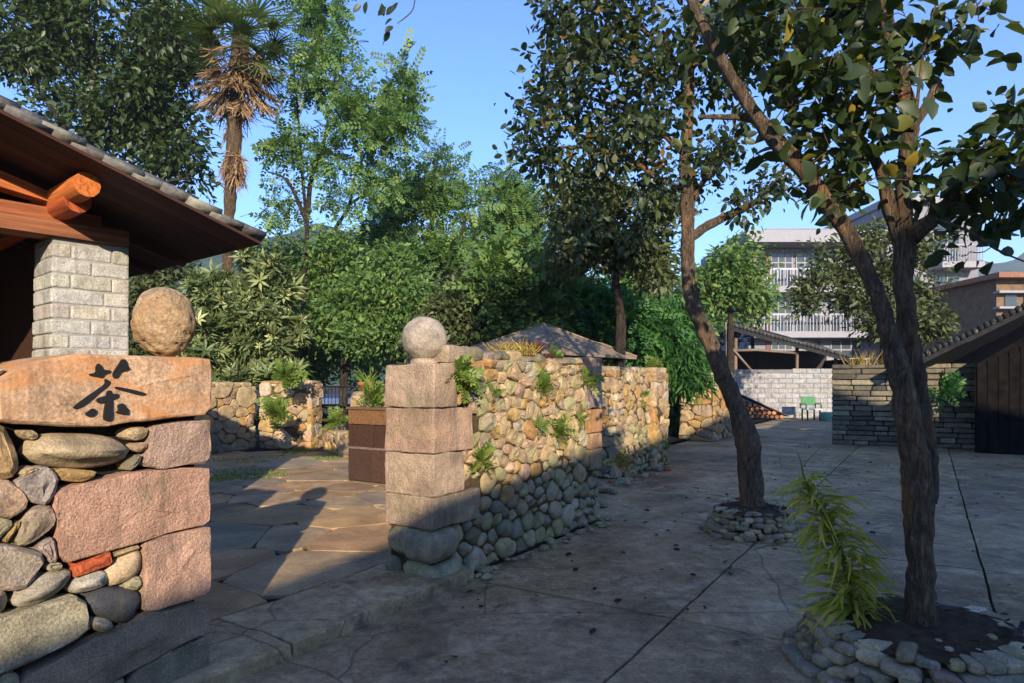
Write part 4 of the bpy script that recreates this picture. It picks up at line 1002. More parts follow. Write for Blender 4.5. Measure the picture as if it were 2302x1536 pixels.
o, e, d = tree('yard_tree', 'leaning yard tree with small glossy leaves in the smaller cobble planter', limbs, blobs, 700, 15, .10, .088, tpl_leaf8(.26, .06, .1), L_SMALL, BARK, .35, .6, sides=14, tip=.0035, lump=.22, kmax=.02)
# the spray hanging into the sky
pos = []; 
for (u, v) in ((812, 8), (825, 2), (858, 6), (868, 14), (886, 12), (895, 4), (882, 42), (876, 68), (872, 78), (884, 58)): pos.append(tuple(P(u, v, Y1 - 1.6)))
pos = np.array(pos); n = len(pos); ax = nr.normal(size=(n, 3))*.35 + np.array([-.5, 0, -.8])
link('hanging_leaves', leaf_mesh('hanging_leaves', pos, ax, nr.normal(size=(n, 3)) + np.array([0, -1.2, 0]), np.full(n, .10), tpl_leaf8(.26, .06, .1), nr.random(n)*.4), L_SMALL, o)

Y2 = T2B.y
def pxs(path, Y0): return [(p, r_*.86) for p, r_ in px(path, Y0)]
limbs2 = [pxs([(2072, 1440, 128), (2070, 1380, 96), (2068, 1250, 84), (2066, 1150, 90), (2062, 1070, 92), (2048, 980, 80), (2030, 880, 74), (2005, 770, 62), (1982, 690, 52), (1950, 610, 50), (1905, 525, 50), (1860, 455, 50), (1800, 375, 54), (1740, 312, 52), (1690, 245, 42), (1640, 165, 38), (1595, 85, 34), (1556, 5, 30), (1520, -80, 24)], Y2 - .02),
          pxs([(2086, 1130, 50), (2092, 1070, 52), (2074, 950, 62), (2052, 830, 66), (2038, 720, 60), (2032, 640, 60), (2034, 570, 66), (2038, 520, 60)], Y2 + .10),
          pxs([(2030, 560, 44), (2000, 470, 44), (1985, 400, 38), (1960, 350, 30), (1900, 330, 22), (1850, 280, 14)], Y2 + .12),
          pxs([(2036, 540, 50), (2030, 420, 48), (2042, 330, 56), (2044, 260, 58), (2020, 170, 50), (1998, 80, 48), (1985, -30, 42), (1980, -140, 30)], Y2 + .1),
          pxs([(2050, 530, 60), (2110, 480, 44), (2160, 420, 34), (2210, 340, 26), (2260, 270, 20), (2320, 230, 14)], Y2 + .05),
          pxs([(2044, 290, 34), (2085, 235, 30), (2108, 180, 26)], Y2 + .05),
          pxs([(2060, 250, 12), (2070, 160, 9), (2085, 70, 7), (2110, -10, 5)], Y2),
          pxs([(1745, 310, 22), (1690, 268, 22), (1620, 262, 18), (1570, 262, 12)], Y2 + .05),
          pxs([(2100, 490, 10), (2180, 520, 8), (2240, 560, 7), (2310, 590, 5)], Y2 - .15)]
blobs2 = bl([(1750, 90, 90, 80), (1840, 180, 110, 90), (1900, 50, 110, 80), (1790, 280, 60, 50), (1900, 300, 80, 60), (2120, 90, 45, 60), (2170, 50, 50, 40), (2240, 330, 70, 60), (2150, 420, 90, 60), (2250, 440, 60, 60),
             (1990, 230, 50, 50), (1860, 420, 50, 40), (2215, 570, 45, 25), (2290, 200, 30, 60), (2100, 340, 60, 50), (2290, 370, 40, 50), (1950, 420, 50, 40), (1660, 40, 60, 70), (1830, -60, 200, 70), (2290, 480, 40, 60), (1950, 140, 60, 60), (1890, 360, 60, 40)], Y2, .45)
tree('yard_tree', 'forked yard tree with big leathery leaves in the larger cobble planter', limbs2, blobs2, 330, 6, .075, .092, tpl_leaf8(.32, .08, .16), L_BIG, BARK, .2, .7, sides=16, tip=.0028, lump=.2, kmax=.012)

# leaning yellow-green lily
lb, lt = G(1925, 1392, .22), None
pl = empty('lily_plant', (lb.x, lb.y, lb.z), 'leaning yellow-green lily with narrow whorled leaves in the larger planter', 'plant')
pts = [P(1925, 1400, lb.y), P(1905, 1300, lb.y-.02), P(1870, 1190, lb.y-.03), P(1815, 1095, lb.y-.04), P(1800, 1040, lb.y-.04), P(1793, 1018, lb.y-.04)]
m_ = MB(); q, rr = spline([(p, r_) for p, r_ in zip(pts, (.014, .013, .011, .008, .004, .002))], 5); m_.tube(q, rr, 7)
m_.tube([P(1803, 1052, lb.y-.04), P(1822, 1030, lb.y-.03), P(1845, 1008, lb.y-.02)], [.003, .0025, .0015], 5); m_.build('stem', L_YELLOW, pl, True)
stem = [p for p in q if p.z < pts[3].z + .01]
pos, ax, sz = [], [], []
for i in range(480):
    t = rng.random()**.9; p = stem[min(int(t*len(stem)), len(stem)-1)]; a = rng.uniform(0, 2*math.pi)
    pos.append(tuple(p + Vector((rng.gauss(0, .008), rng.gauss(0, .008), rng.gauss(0, .02))))); ax.append((math.cos(a), math.sin(a), rng.uniform(-.15, .55) - .22*(1-t))); sz.append((.28 - .11*t)*rng.uniform(.45, 1.35))
lt8 = (np.array([(0,-.03,0),(0,.03,0),(.35,.040,.06),(.35,-.040,.06),(.7,.030,-.02),(.7,-.030,.02),(1,0,-.16)]), np.array([(0,1,2),(0,2,3),(3,2,4),(3,4,5),(5,4,6)]))
pos, ax, sz = np.array(pos), np.array(ax), np.array(sz)
for lo, hi, tp_ in ((0, 250, lt8), (250, 400, (lt8[0]*np.array([.95, 1.2, 2.0]), lt8[1])), (400, 480, (lt8[0]*np.array([1.05, .8, 3.0]), lt8[1]))):
    link('leaves', leaf_mesh('leaves', pos[lo:hi], ax[lo:hi], nr.normal(size=(hi-lo, 3))*.4 + np.array([0, 0, 1]), sz[lo:hi], tp_, nr.beta(2, 1.8, hi-lo)), L_YELLOW, pl)

# ================================================================== BACKGROUND TREES
def bgtree(label, u, vb, Y, trunk, crown, ntar, per, spread, size, tpl, lm, bark=BARKD, name='garden_tree', droop=.25, up=.8, extra=(), base_z=CZ, tip=.01, rb=.14, nl=9, lsize=.42, dy=None):
    """trunk: [(u, v)...] to the fork, crown: [(u, v, ru, rv)...]"""
    b = P(u, vb, Y); b.z = base_z - .05
    tr = [(b, rb)] + [(P(a, v, Y), rb*(.85 - .6*(i+1)/len(trunk))) for i, (a, v) in enumerate(trunk)]
    limbs = [tr] + [[(P(a, v, Y + o_), r_) for a, v, r_, o_ in ex] for ex in extra]
    bls = []
    for (a, v, ru, rv, *yo) in crown: bls += lumps(a, v, ru, rv, Y + (yo[0] if yo else 0), nl, dy, lsize)
    return tree(name, label, limbs, bls, ntar, per, spread, size, tpl, lm, bark, droop, up, sides=8, tip=tip, kmax=.06)
bgtree('tall dark camphor tree spreading behind the tea house roof', 215, 860, 19, [(220, 500), (215, 300), (200, 100), (190, -60)], [(130, 120, 150, 170), (330, 100, 140, 150), (240, 260, 150, 130), (400, 300, 90, 110), (60, 40, 110, 120), (330, 380, 110, 70), (200, -80, 260, 90)], 900, 28, .28, .2, T2, L_CAMPHOR,
       name='camphor_tree', droop=.5, extra=([(218, 420, .12, 0), (120, 250, .08, -.3), (40, 120, .04, -.5)], [(216, 360, .11, 0), (300, 240, .08, .2), (400, 180, .04, .3)], [(216, 480, .1, 0), (330, 420, .06, -.4), (420, 400, .03, -.4)]), tip=.012, rb=.28)
bgtree('slender pinnate-leaved tree rising behind the garden wall', 683, 860, 17.9, [(684, 760), (682, 640), (690, 520), (692, 460)],
       [(690, 170, 60, 80), (750, 90, 40, 50), (700, 40, 50, 50), (780, 230, 50, 70), (850, 290, 60, 80), (910, 180, 28, 45), (930, 260, 24, 45), (890, 200, 40, 40), (840, 400, 60, 50), (640, 330, 30, 50), (615, 460, 32, 38), (720, 320, 50, 60), (700, 90, 40, 40), (740, 430, 40, 40), (720, 0, 50, 40)], 430, 7, .18, .38, TSP, L_FEATHER,
       name='slender_tree', droop=.4, extra=([(690, 500, .07, 0), (665, 440, .05, 0), (640, 400, .035, -.2), (600, 385, .02, -.3)], [(692, 480, .075, 0), (700, 400, .06, .1), (725, 330, .05, .2), (745, 230, .035, .2), (760, 120, .02, .2)],
       [(690, 500, .05, 0), (680, 400, .045, .2), (672, 280, .03, .2), (660, 150, .02, .3)], [(700, 590, .06, .3), (745, 525, .05, .4), (785, 460, .045, .5), (800, 390, .035, .5), (850, 290, .025, .6), (900, 190, .012, .6)], [(785, 460, .04, .5), (840, 420, .03, .6), (900, 380, .015, .7)]), tip=.008, rb=.135, nl=4, lsize=.55)
bgtree('feathery green tree with a pointed top behind the pillar ball', 960, 860, 22, [(950, 700), (955, 600), (975, 480), (985, 400)], [(985, 380, 55, 55), (930, 450, 80, 60), (1030, 450, 70, 60), (880, 500, 70, 60), (960, 540, 110, 60)], 330, 8, .24, .42, TSP, L_FEATHER, droop=.4, tip=.012, nl=6,
       extra=([(950, 660, .1, 0), (910, 590, .07, 0), (880, 520, .03, 0)], [(952, 640, .09, 0), (1020, 570, .06, 0), (1050, 480, .03, 0)]))
bgtree('pale feathery tree between the pillar ball tree and the olive tree', 1150, 860, 25, [(1150, 640), (1150, 500), (1150, 420)], [(1150, 430, 60, 60), (1100, 480, 70, 70), (1190, 500, 70, 70), (1130, 560, 90, 60)], 280, 8, .28, .46, TSP, L_FEATHER, droop=.4, tip=.012, nl=6)
bgtree('olive green dense tree behind the leaning yard tree', 1390, 860, 13, [(1395, 740), (1385, 640), (1375, 540), (1370, 470)], [(1330, 480, 100, 70), (1430, 500, 90, 80), (1360, 570, 120, 70), (1290, 560, 60, 60), (1470, 590, 60, 60), (1330, 430, 70, 40)], 480, 22, .17, .14, T2, L_OLIVE, droop=.4, tip=.009, nl=7, dy=1.0)
bgtree('rounded mid green tree directly behind the leaning trunk', 1640, 860, 20, [(1642, 740), (1640, 640), (1636, 560)], [(1640, 590, 75, 75), (1600, 650, 50, 60), (1680, 640, 50, 60)], 340, 20, .2, .17, T2, L_MID, droop=.4, tip=.01, nl=6)
bgtree('dark green shrubby tree behind the iron fence', 770, 860, 18, [(775, 740), (770, 640)], [(770, 640, 90, 80), (760, 740, 110, 90), (740, 570, 50, 50)], 420, 44, .24, .135, T2, L_MID, droop=.3, tip=.01, nl=7)
bgtree('dark shrubby tree between the iron fence and pillar ball', 905, 860, 17, [(905, 760), (900, 660)], [(900, 650, 90, 60), (900, 740, 110, 90), (860, 590, 50, 40)], 420, 44, .22, .135, T2, L_MID, droop=.3, tip=.01, nl=7)
bgtree('deep green bushy tree just past the pillar ball', 1050, 860, 16, [(1050, 760), (1055, 680)], [(1060, 690, 110, 70), (1040, 770, 110, 60), (1100, 640, 60, 50)], 420, 44, .2, .135, T2, L_OLIVE, droop=.3, tip=.01, nl=7)
bgtree('yellow-green broadleaf tree above the pavilion roof', 1190, 860, 15.5, [(1190, 760), (1185, 660)], [(1180, 620, 90, 60), (1190, 700, 100, 60), (1130, 600, 60, 50), (1240, 640, 50, 40)], 420, 8, .17, .36, TSP2, L_MID, droop=.35, tip=.01, nl=7)
bgtree('bright green feathery tree rising just past the pavilion', 1340, 860, 16, [(1340, 770), (1345, 700)], [(1330, 690, 100, 50), (1380, 740, 100, 60), (1270, 700, 50, 40)], 420, 8, .18, .40, TSP, L_BAMBOO, droop=.4, tip=.01, nl=7)
bgtree('dark green bamboo-like tree drooping by the pier opening', 1490, 860, 16.5, [(1490, 780), (1488, 700)], [(1480, 740, 80, 70), (1530, 800, 50, 80), (1430, 790, 60, 60), (1540, 700, 35, 50)], 420, 20, .18, .22, T2N, L_BAMBOO, droop=.9, tip=.008, nl=7)
bgtree('low dark shrub filling the opening between the two stone piers', 1518, 985, 19.5, [(1518, 900), (1518, 870)], [(1518, 900, 50, 70), (1515, 950, 40, 40)], 130, 18, .16, .2, T2N, L_BAMBOO, name='shrub_tree', droop=.9, tip=.006, nl=6)
bgtree('dark tree standing before the white apartment block', 1985, 860, 19, [(1985, 780), (1985, 700), (1985, 620)], [(1900, 660, 60, 55), (1980, 640, 80, 60), (2070, 650, 60, 60), (1980, 720, 130, 60), (2100, 720, 40, 40), (1880, 570, 70, 60), (2060, 560, 70, 60), (1970, 540, 80, 50), (1810, 640, 45, 60)], 520, 17, .19, .16, T2, L_OLIVE, droop=.4, tip=.01, nl=6)
bgtree('hazy green tree beyond the shed and the pier', 1700, 860, 34, [(1690, 740), (1690, 680)], [(1690, 690, 50, 60), (1600, 720, 60, 60), (1560, 660, 50, 50)], 160, 16, .34, .3, T2, L_MID, droop=.3, tip=.015, nl=6)
bgtree('leafy mid green tree between the pale bush and the iron fence', 690, 860, 21, [(690, 740), (690, 640)], [(690, 640, 90, 70), (670, 740, 110, 100), (640, 600, 60, 50), (740, 820, 90, 50)], 420, 30, .26, .17, T2, L_MID, droop=.3, tip=.012, nl=8)
bgtree('broad background tree seen above the planter wall and bin', 830, 860, 24, [(830, 740), (832, 620)], [(830, 600, 110, 70), (820, 700, 140, 110), (960, 640, 120, 90), (840, 810, 130, 60)], 480, 30, .3, .19, T2, L_MID, droop=.3, tip=.014, nl=9)
bgtree('broad background tree seen behind the pavilion', 1150, 860, 24, [(1150, 740), (1150, 640)], [(1120, 640, 120, 90), (1240, 680, 120, 90), (1100, 760, 140, 90), (1330, 760, 120, 80)], 480, 30, .3, .19, T2, L_MID, droop=.3, tip=.014, nl=9)
bgtree('broad background tree seen past the ivy-grown wall', 1450, 860, 26, [(1450, 740), (1450, 640)], [(1420, 640, 110, 90), (1520, 700, 100, 90), (1480, 800, 120, 70)], 420, 28, .32, .2, T2, L_MID, droop=.3, tip=.014, nl=9)
bgtree('dark evergreen shrub tree under the tea house eave', 350, 860, 18.5, [(350, 760), (350, 660)], [(340, 620, 90, 70), (350, 720, 120, 90), (380, 810, 110, 60)], 420, 28, .24, .16, T2, L_OLIVE, droop=.3, tip=.012, nl=8)
# pale-leaved garden bush
b = P(545, 860, 16.1); bu = empty('garden_bush', (b.x, b.y, CZ), 'large bush with pale whorled leaves between tea house and garden wall', 'bush')
mb = MB(); nodes, rads = [], []
for k in range(7):
    a = 2*math.pi*k/7; p0 = Vector((b.x + .1*math.cos(a), b.y + .1*math.sin(a), CZ-.05)); p1 = p0 + Vector((.35*math.cos(a), .25*math.sin(a), .8)); p2 = p1 + Vector((.3*math.cos(a), .2*math.sin(a), .7))
    q, rr = spline([(p0, .04), (p1, .03), (p2, .016)], 5); mb.tube(q, rr, 7); nodes += q[3:]; rads += rr[3:]
bls = []
for (u, v, ru, rv) in ((540, 640, 110, 60), (460, 700, 70, 60), (600, 700, 70, 90), (540, 770, 140, 80), (540, 830, 140, 50), (620, 620, 40, 40), (570, 600, 50, 40), (470, 640, 50, 40), (640, 780, 40, 70)): bls += lumps(u, v, ru, rv, 16.1, 6, .6)
e, d = grow(mb, nodes, rads, blob_points(bls, 760), .005); mb.build('stems', BARKD, bu, True)
leaves_at('leaves', e, d, 3, .09, .25, TRO, L_PALE, bu, -.3, .3)
# shrub leaves spilling over the back wall
# ------------------------------------------------------------------ palm
pY = 16.9; b = P(512, 860, pY); palm = empty('windmill_palm', (b.x, b.y, CZ), 'tall windmill palm with shaggy brown dead fronds behind the roof', 'palm')
mb = MB(); q, rr = spline([(Vector((b.x, b.y, CZ-.05)), .17), (P(513, 600, pY), .14), (P(516, 470, pY), .14), (P(524, 350, pY), .17), (P(532, 230, pY), .21), (P(540, 110, pY), .22), (P(544, 50, pY), .15)], 8)
mb.tube(q, rr, 12, .3); mb.build('trunk', m_bark('palm_fibre', (.04, .025, .015), (.13, .085, .05), (.25, .17, .10), (1, 1, .2)), palm, True)
def fan(n, L, spread, dead, seed):
    r_ = random.Random(seed); V, Fc, att = [], [], []
    def quadstrip(pts, w0, w1, nrm_):
        b_ = len(V)
        for i, p in enumerate(pts):
            t = (pts[min(i+1, len(pts)-1)] - pts[max(i-1, 0)]).normalized(); s_ = t.cross(nrm_).normalized(); w_ = w0 + (w1-w0)*i/(len(pts)-1)
            V.extend([p - s_*w_, p + s_*w_]); 
        for i in range(len(pts)-1):
            a = b_ + i*2; Fc.extend([(a, a+1, a+3), (a, a+3, a+2)])
        att.extend([r_.random()]*(len(pts)*2))
    pet = L*.75
    quadstrip([Vector((pet*t, 0, -.10*pet*t*t)) for t in (0, .5, 1)], .012, .009, Vector((0, 0, 1)))
    quadstrip([Vector((pet*t, 0, -.10*pet*t*t)) for t in (0, .5, 1)], .012, .009, Vector((0, 1, 0)))
    hub = Vector((pet, 0, -.10*pet))
    for i in range(n):
        a = spread*(i/(n-1)*2-1) + r_.uniform(-.04, .04); l_ = L*(1 - .18*abs(i/(n-1)*2-1))*r_.uniform(.85, 1.1)
        if dead: dr = Vector((math.cos(a)*.75, math.sin(a)*.55, -.25*abs(math.sin(a)) + r_.uniform(-.1, .1)))
        else: dr = Vector((math.cos(a), math.sin(a), r_.uniform(-.06, .06)))
        dp = 1.1 if dead else .35
        pts = [hub + dr*l_*t - Vector((0, 0, dp*l_*.35*t*t*(0 if dead else 1))) + Vector((r_.uniform(-.02, .02), r_.uniform(-.02, .02), 0))*t*(3 if dead else 1) for t in (0, .35, .7, 1)]
        quadstrip(pts, .020 if not dead else .016, .003, Vector((0, 0, 1)) if not dead else Vector((r_.uniform(-1, 1), r_.uniform(-1, 1), .4)))
    return npmesh('frond', np.array([tuple(v) for v in V]), np.array(Fc), att)
fg = [fan(26, .62, R(118), False, i) for i in range(3)]; fdd = [fan(20, .52, R(85), True, 10+i) for i in range(4)]
for m in fg: m.materials.append(L_PALM)
for m in fdd: m.materials.append(L_DEAD)
def frond(me, z_, a, el, sc, c=None):
    t = min(range(len(q)), key=lambda i: abs(q[i].z - z_)); p = q[t]
    sc *= 1.18; M = Matrix.Rotation(a, 4, 'Z') @ Matrix.Rotation(-el, 4, 'Y') @ Matrix.Rotation(rng.uniform(-.5, .5), 4, 'X')
    o = link('frond', me, None, palm, p + Vector((math.cos(a), math.sin(a), 0))*.08); o.rotation_euler = M.to_euler(); o.scale = (sc,)*3
zt = P(0, 95, pY).z; ga = 0
for k in range(26):
    ga += R(137.5); frond(fg[k % 3], zt - .35*rng.random()*1.2 + .15, ga, R(72 - k*4.2 + rng.uniform(-8, 8)), rng.uniform(1.15, 1.5))
for k in range(64):
    ga += R(137.5); frond(fdd[k % 4], P(0, 100 + 110*(k/64), pY).z, ga, R(-15 - 50*rng.random()), rng.uniform(1.0, 1.45))
for k in range(48):
    ga += R(137.5); frond(fdd[k % 4], P(0, rng.uniform(300, 345), pY).z, ga, R(-70 - 17*rng.random()), rng.uniform(.85, 1.25))

# ================================================================== FAR BUILDINGS
def apartment():
    Yc = 46.0; o = empty('apartment_block', (P(1900, 860, Yc).x, Yc, 0), 'white apartment block with balconies behind the trees, lilac shade put in its colour', 'building')
    def X(u, Y=Yc): return P(u, 0, Y).x
    def Z(v): return P(0, v, Yc).z
    def bx(nm, u0, u1, v0, v1, y0, y1, mat, par=o):
        m_ = MB(); m_.box((X(u0), Yc+y0, Z(v1)), (X(u1), Yc+y1, Z(v0))); return m_.build(nm, mat, par)
    m_ = MB(); m_.box((X(1700), Yc+1.5, -.05), (X(1990), Yc+10, Z(548))); m_.build('wall', PLASTER, o)
    m_ = MB(); m_.box((X(1990)+.003, Yc-.2, -.05), (X(2195), Yc+10, Z(462))); tall = m_.build('wall', PLASTER, o)
    bx('roof_slab', 1672, 1995, 520, 547, -.6, 10.5, TRIM); bx('roof_slab', 1985, 2205, 446, 461, -.6, 10.4, TRIM)
    bx('parapet', 1760, 1985, 490, 519, 3, 9, PLASTER)
    for v in (646, 748, 850):
        bx('balcony_slab', 1690, 1985, v-4, v+10, -.1, 1.49, TRIM)
        rail = bx('railing', 1692, 1984, v-44, v-40, -.08, -.03, METAL)
        for k in range(40):
            u = 1694 + k*7.4; bx('baluster', u, u+1.6, v-40, v-4.2, -.07, -.04, METAL, rail)
        for (ua, ub) in ((1752, 1800), (1810, 1868), (1890, 1960)):
            f = bx('window', ua, ub, v-88, v-6, 1.44, 1.497, GLASS); n_ = 3
            for k in range(n_+1):
                u = ua + (ub-ua)*k/n_; bx('mullion', u-1.3, u+1.3, v-88, v-6, 1.40, 1.438, TRIM, f)
            bx('transom', ua, ub, v-66, v-63, 1.405, 1.4385, TRIM, f)
        m_ = MB(); m_.box((X(1740), Yc+1.40, Z(v-6)), (X(1748), Yc+1.497, Z(v-86))); m_.build('door', m_plain('brown_door', (.16, .06, .05)), o)
    for v in (600, 700, 800):
        bx('balcony_slab', 2085, 2178, v-4, v+9, -1.6, -.203, TRIM); rail = bx('railing', 2087, 2176, v-42, v-39, -1.58, -1.53, METAL)
        for k in range(15): bx('baluster', 2089+k*6, 2090.6+k*6, v-39, v-4.2, -1.57, -1.54, METAL, rail)
        f = bx('window', 2096, 2150, v-80, v-6, -.26, -.203, GLASS); bx('mullion', 2122, 2125, v-80, v-6, -.30, -.262, TRIM, f)
        f = bx('window', 2015, 2060, v-80, v-30, -.26, -.203, GLASS); bx('mullion', 2036, 2039, v-80, v-30, -.30, -.262, TRIM, f)
    f = bx('window', 2096, 2150, 480, 540, -.26, -.203, GLASS)
    for u, v in ((2066, 585), (2066, 690), (1872, 618), (1802, 720), (1872, 720)):
        y = -.55 if u > 2000 else 1.1; f = bx('air_conditioner', u, u+16, v-14, v, y, y+.34, TRIM); bx('fan_grille', u+2, u+10, v-12, v-2, y-.03, y-.003, IRON, f)
    for k, c_ in enumerate(((.3, .05, .05), (.08, .12, .3), (.4, .38, .33), (.25, .2, .08))): bx('laundry', 1700+k*9, 1707+k*9, 612, 634-k*3, .3, .33, m_plain('cloth', c_))
apartment()
def brown_house():
    Yc = 36.0; X = lambda u: P(u, 0, Yc).x; Z = lambda v: P(0, v, Yc).z
    o = empty('brick_house', (X(2260), Yc, 0), 'brown brick house with jutting flat roof past the dark tiled roof', 'building')
    m_ = MB(); m_.box((X(2240), Yc, -.05), (X(2420), Yc+8, Z(628))); m_.build('wall', m_plain('brown_brick', (.15, .10, .065), .9, .2, var=.35, sc=3), o)
    m_ = MB(); m_.box((X(2222), Yc-.8, Z(627.5)), (X(2440), Yc+8.6, Z(616))); m_.build('roof', m_plain('rusty_roof', (.22, .10, .06)), o)
    for v in (655, 690):
        m_ = MB(); m_.box((X(2232), Yc-.5, Z(v+5)), (X(2430), Yc-.003, Z(v))); m_.build('ledge', TRIM, o)
    for u in (2258, 2300): 
        m_ = MB(); m_.box((X(u), Yc-.06, Z(690-3)), (X(u+26), Yc-.003, Z(662))); m_.build('window', GLASS, o)
brown_house()
# --- shed behind the block wall
def shed():
    Y = 31.0; o = empty('open_shed', (P(1760, 0, Y).x, Y, 0), 'open timber shed with sagging tiled roof behind the pale block wall', 'shed')
    a, b = P(1632, 733, Y), P(1895, 806, Y); ln = b - a
    for k, (du, wd) in enumerate(((0, .0),)):
        V = [a + Vector((0, -.6, 0)), b + Vector((0, -.6, 0)), b + Vector((1.6, 6, 1.0)), a + Vector((1.6, 6, 1.0))]; m_ = MB(); m_.add(V + [v - UP*.22 for v in V], [(0,1,2,3), (7,6,5,4), (0,4,5,1), (1,5,6,2), (2,6,7,3), (3,7,4,0)]); m_.build('roof', DARKROOF, o)
    n = 30
    for k in range(n):
        p = a.lerp(b, (k+.5)/n); m_ = MB(); m_.tube([p + Vector((0, -.68, .05)), p + Vector((.35, 1.2, .25))], [.085, .085], 8); m_.build('ridge_tile', TILE, o, True, vary((.06, .06, .06), .4))
    V = [a + Vector((0, -.6, 0)), a + Vector((-1.4, -.6, -.55)), a + Vector((-1.4+.3, 6, -.2)), a + Vector((.3, 6, .4))]; m_ = MB(); m_.add(V + [v - UP*.12 for v in V], [(3,2,1,0), (4,5,6,7), (1,5,4,0), (2,6,5,1), (3,7,6,2), (0,4,7,3)]); m_.build('rear_slope', DARKROOF, o)
    for u, r_ in ((1652, .09), (1790, .08), (1876, .09)):
        p = P(u, 0, Y); top = a.z + ln.z*(u-1632)/263 - .1; m_ = MB(); m_.tube([(p.x, Y, -.05), (p.x+.05, Y, top)], [r_, r_*.9], 9, .1); m_.build('post', WOOD, o, True, (.16, .11, .075))
    m_ = MB(); m_.tube([P(1640, 790, Y-.1), P(1700, 788, Y-.1), P(1790, 795, Y-.1)], [.06, .065, .06], 8); m_.build('cross_beam', WOOD, o, True, (.17, .13, .10))
    m_ = MB(); m_.tube([P(1638, 775, Y-.15), P(1690, 835, Y-.15)], [.055, .055], 8); m_.build('brace', WOOD, o, True, (.2, .14, .10))
    m_ = MB(); m_.box((P(1645, 0, Y).x, Y+3.5, -.05), (P(1890, 0, Y).x+1, Y+3.6, 3.2)); m_.build('back_boards', WOOD, o, color=(.02, .016, .013))
    m_ = MB(); m_.box((P(1890, 0, Y).x+.9, Y-.2, -.05), (P(1890, 0, Y).x+1.0, Y+3.5, 2.7)); m_.build('side_boards', WOOD, o, color=(.02, .016, .013))
shed()
bwv = 940; w0, w1 = G(1640, 941), G(1872, 941); Lb = w1.x - w0.x
bk = empty('block_wall', tuple(w0), 'pale grey coursed block wall behind the green chair', 'wall')
m_ = MB(); m_.box((w0.x, w0.y+.02, -.05), (w1.x, w0.y+.26, 2.15)); m_.build('mortar_core', m_plain('pale_mortar', (.17, .165, .16), .95), bk)
z = 0; row = 0
while z < 2.12:
    x = -(.3 if row % 2 else 0); h = .22
    while x < Lb:
        l_ = .62; xa, xb = max(0, x), min(Lb, x+l_)
        if xb - xa > .05 and not (z > 1.9 and xa < Lb*.6): block('block', (w0.x+xa+.006, w0.y-.004*rng.random(), z+.006), (1, 0, 0), (0, 1, 0), UP, xb-xa-.012, .2, h-.014, STONE, bk, vary((.30, .295, .285), .12), .006, row*20+x, (2, 2, 2), .012)
        x += l_
    z += h; row += 1
# green chair, basin, wood pile
ch0 = G(1823, 946); chair = empty('garden_chair', tuple(ch0), 'green and white plastic chair standing against the pale block wall', 'chair')
def cb(nm, x0, x1, y0, y1, z0, z1, mat):
    m_ = MB(); m_.box((ch0.x+x0, ch0.y+y0, z0), (ch0.x+x1, ch0.y+y1, z1)); return m_.build(nm, mat, chair)
cb('seat', -.30, .30, -.3, .3, .44, .49, WHITEP)
for sx in (-.28, .23):
    for sy in (-.28, .23): cb('leg', sx, sx+.05, sy, sy+.05, 0, .437, IRON)
cb('backrest', -.30, .30, .25, .30, .62, .98, PLASTIC_G); cb('armrest', -.335, -.285, -.28, .31, .66, .70, PLASTIC_G); cb('armrest', .285, .335, -.28, .31, .66, .70, PLASTIC_G)
for sx in (-.33, .29): cb('arm_post', sx, sx+.04, -.27, -.23, .493, .657, IRON); cb('back_post', sx, sx+.04, .255, .295, .493, .657, IRON)
bs = G(1858, 948); m_ = MB(); m_.tube([(bs.x, bs.y, 0), (bs.x, bs.y, .34), (bs.x, bs.y, .36), (bs.x, bs.y, .37), (bs.x, bs.y, .06)], [.21, .27, .30, .26, .2], 20); tag(m_.build('plastic_tub', PLASTIC_T, None, True), 'small teal plastic tub beside the green chair', 'tub')
wpx = G(1705, 941); pile = empty('firewood_pile', tuple(wpx), 'pile of split orange firewood under a slanting dark board', 'firewood')
for k in range(44):
    col_ = k % 9; rw = k // 9
    if rw > 4 - col_*.5: continue
    x = wpx.x - .95 + col_*.21 + .1*(rw % 2); z = .09 + rw*.17; m_ = MB(); m_.tube([(x, wpx.y-.75, z), (x+rng.uniform(-.03, .03), wpx.y-.1, z)], [.085, .085], 7, .25); m_.build('log', WOOD, pile, False, vary(rng.choice([(.42, .16, .05), (.34, .15, .06), (.2, .1, .05)]), .2))
m_ = MB(); m_.obox(Vector((wpx.x-1.05, wpx.y-.85, 1.02)), Vector((2.05, 0, -.92)), Vector((0, .75, 0)), UP*.05); m_.build('cover_board', WOOD, pile, color=(.035, .033, .035))

# ================================================================== RIGHT SIDE: SLATE WALL AND DARK HOUSE
s0, s1 = G(1872, 1000), G(2200, 1012); sd_ = (s1-s0).normalized(); sn = Vector((sd_.y, -sd_.x, 0)); Ls = (s1-s0).length
sw2 = empty('slate_wall', tuple(s0), 'dark stacked slate wall with ragged thin courses', 'wall')
m_ = MB(); m_.obox(s0 - sn*.05 - UP*.05, sd_*Ls, -sn*.4, UP*2.05); m_.build('core', MORTARG, sw2)
z = 0; row = 0
while z < 2.05:
    h = rng.uniform(.10, .15); x = -rng.random()*.2
    while x < Ls:
        l_ = rng.uniform(.3, .8); xa, xb = max(-.02, x), min(Ls, x+l_)
        if xb-xa > .06: block('slate', s0 + sd_*xa + UP*(z) + sn*rng.uniform(-.035, .03), sd_, -sn, UP, xb-xa-.014, .3, h-.014, STONE, sw2, vary(rng.choice([(.16, .14, .095), (.10, .09, .065), (.13, .115, .08), (.21, .185, .125)]), .25), .018, row*31+x, (3, 2, 2), .016)
        x += l_
    z += h; row += 1
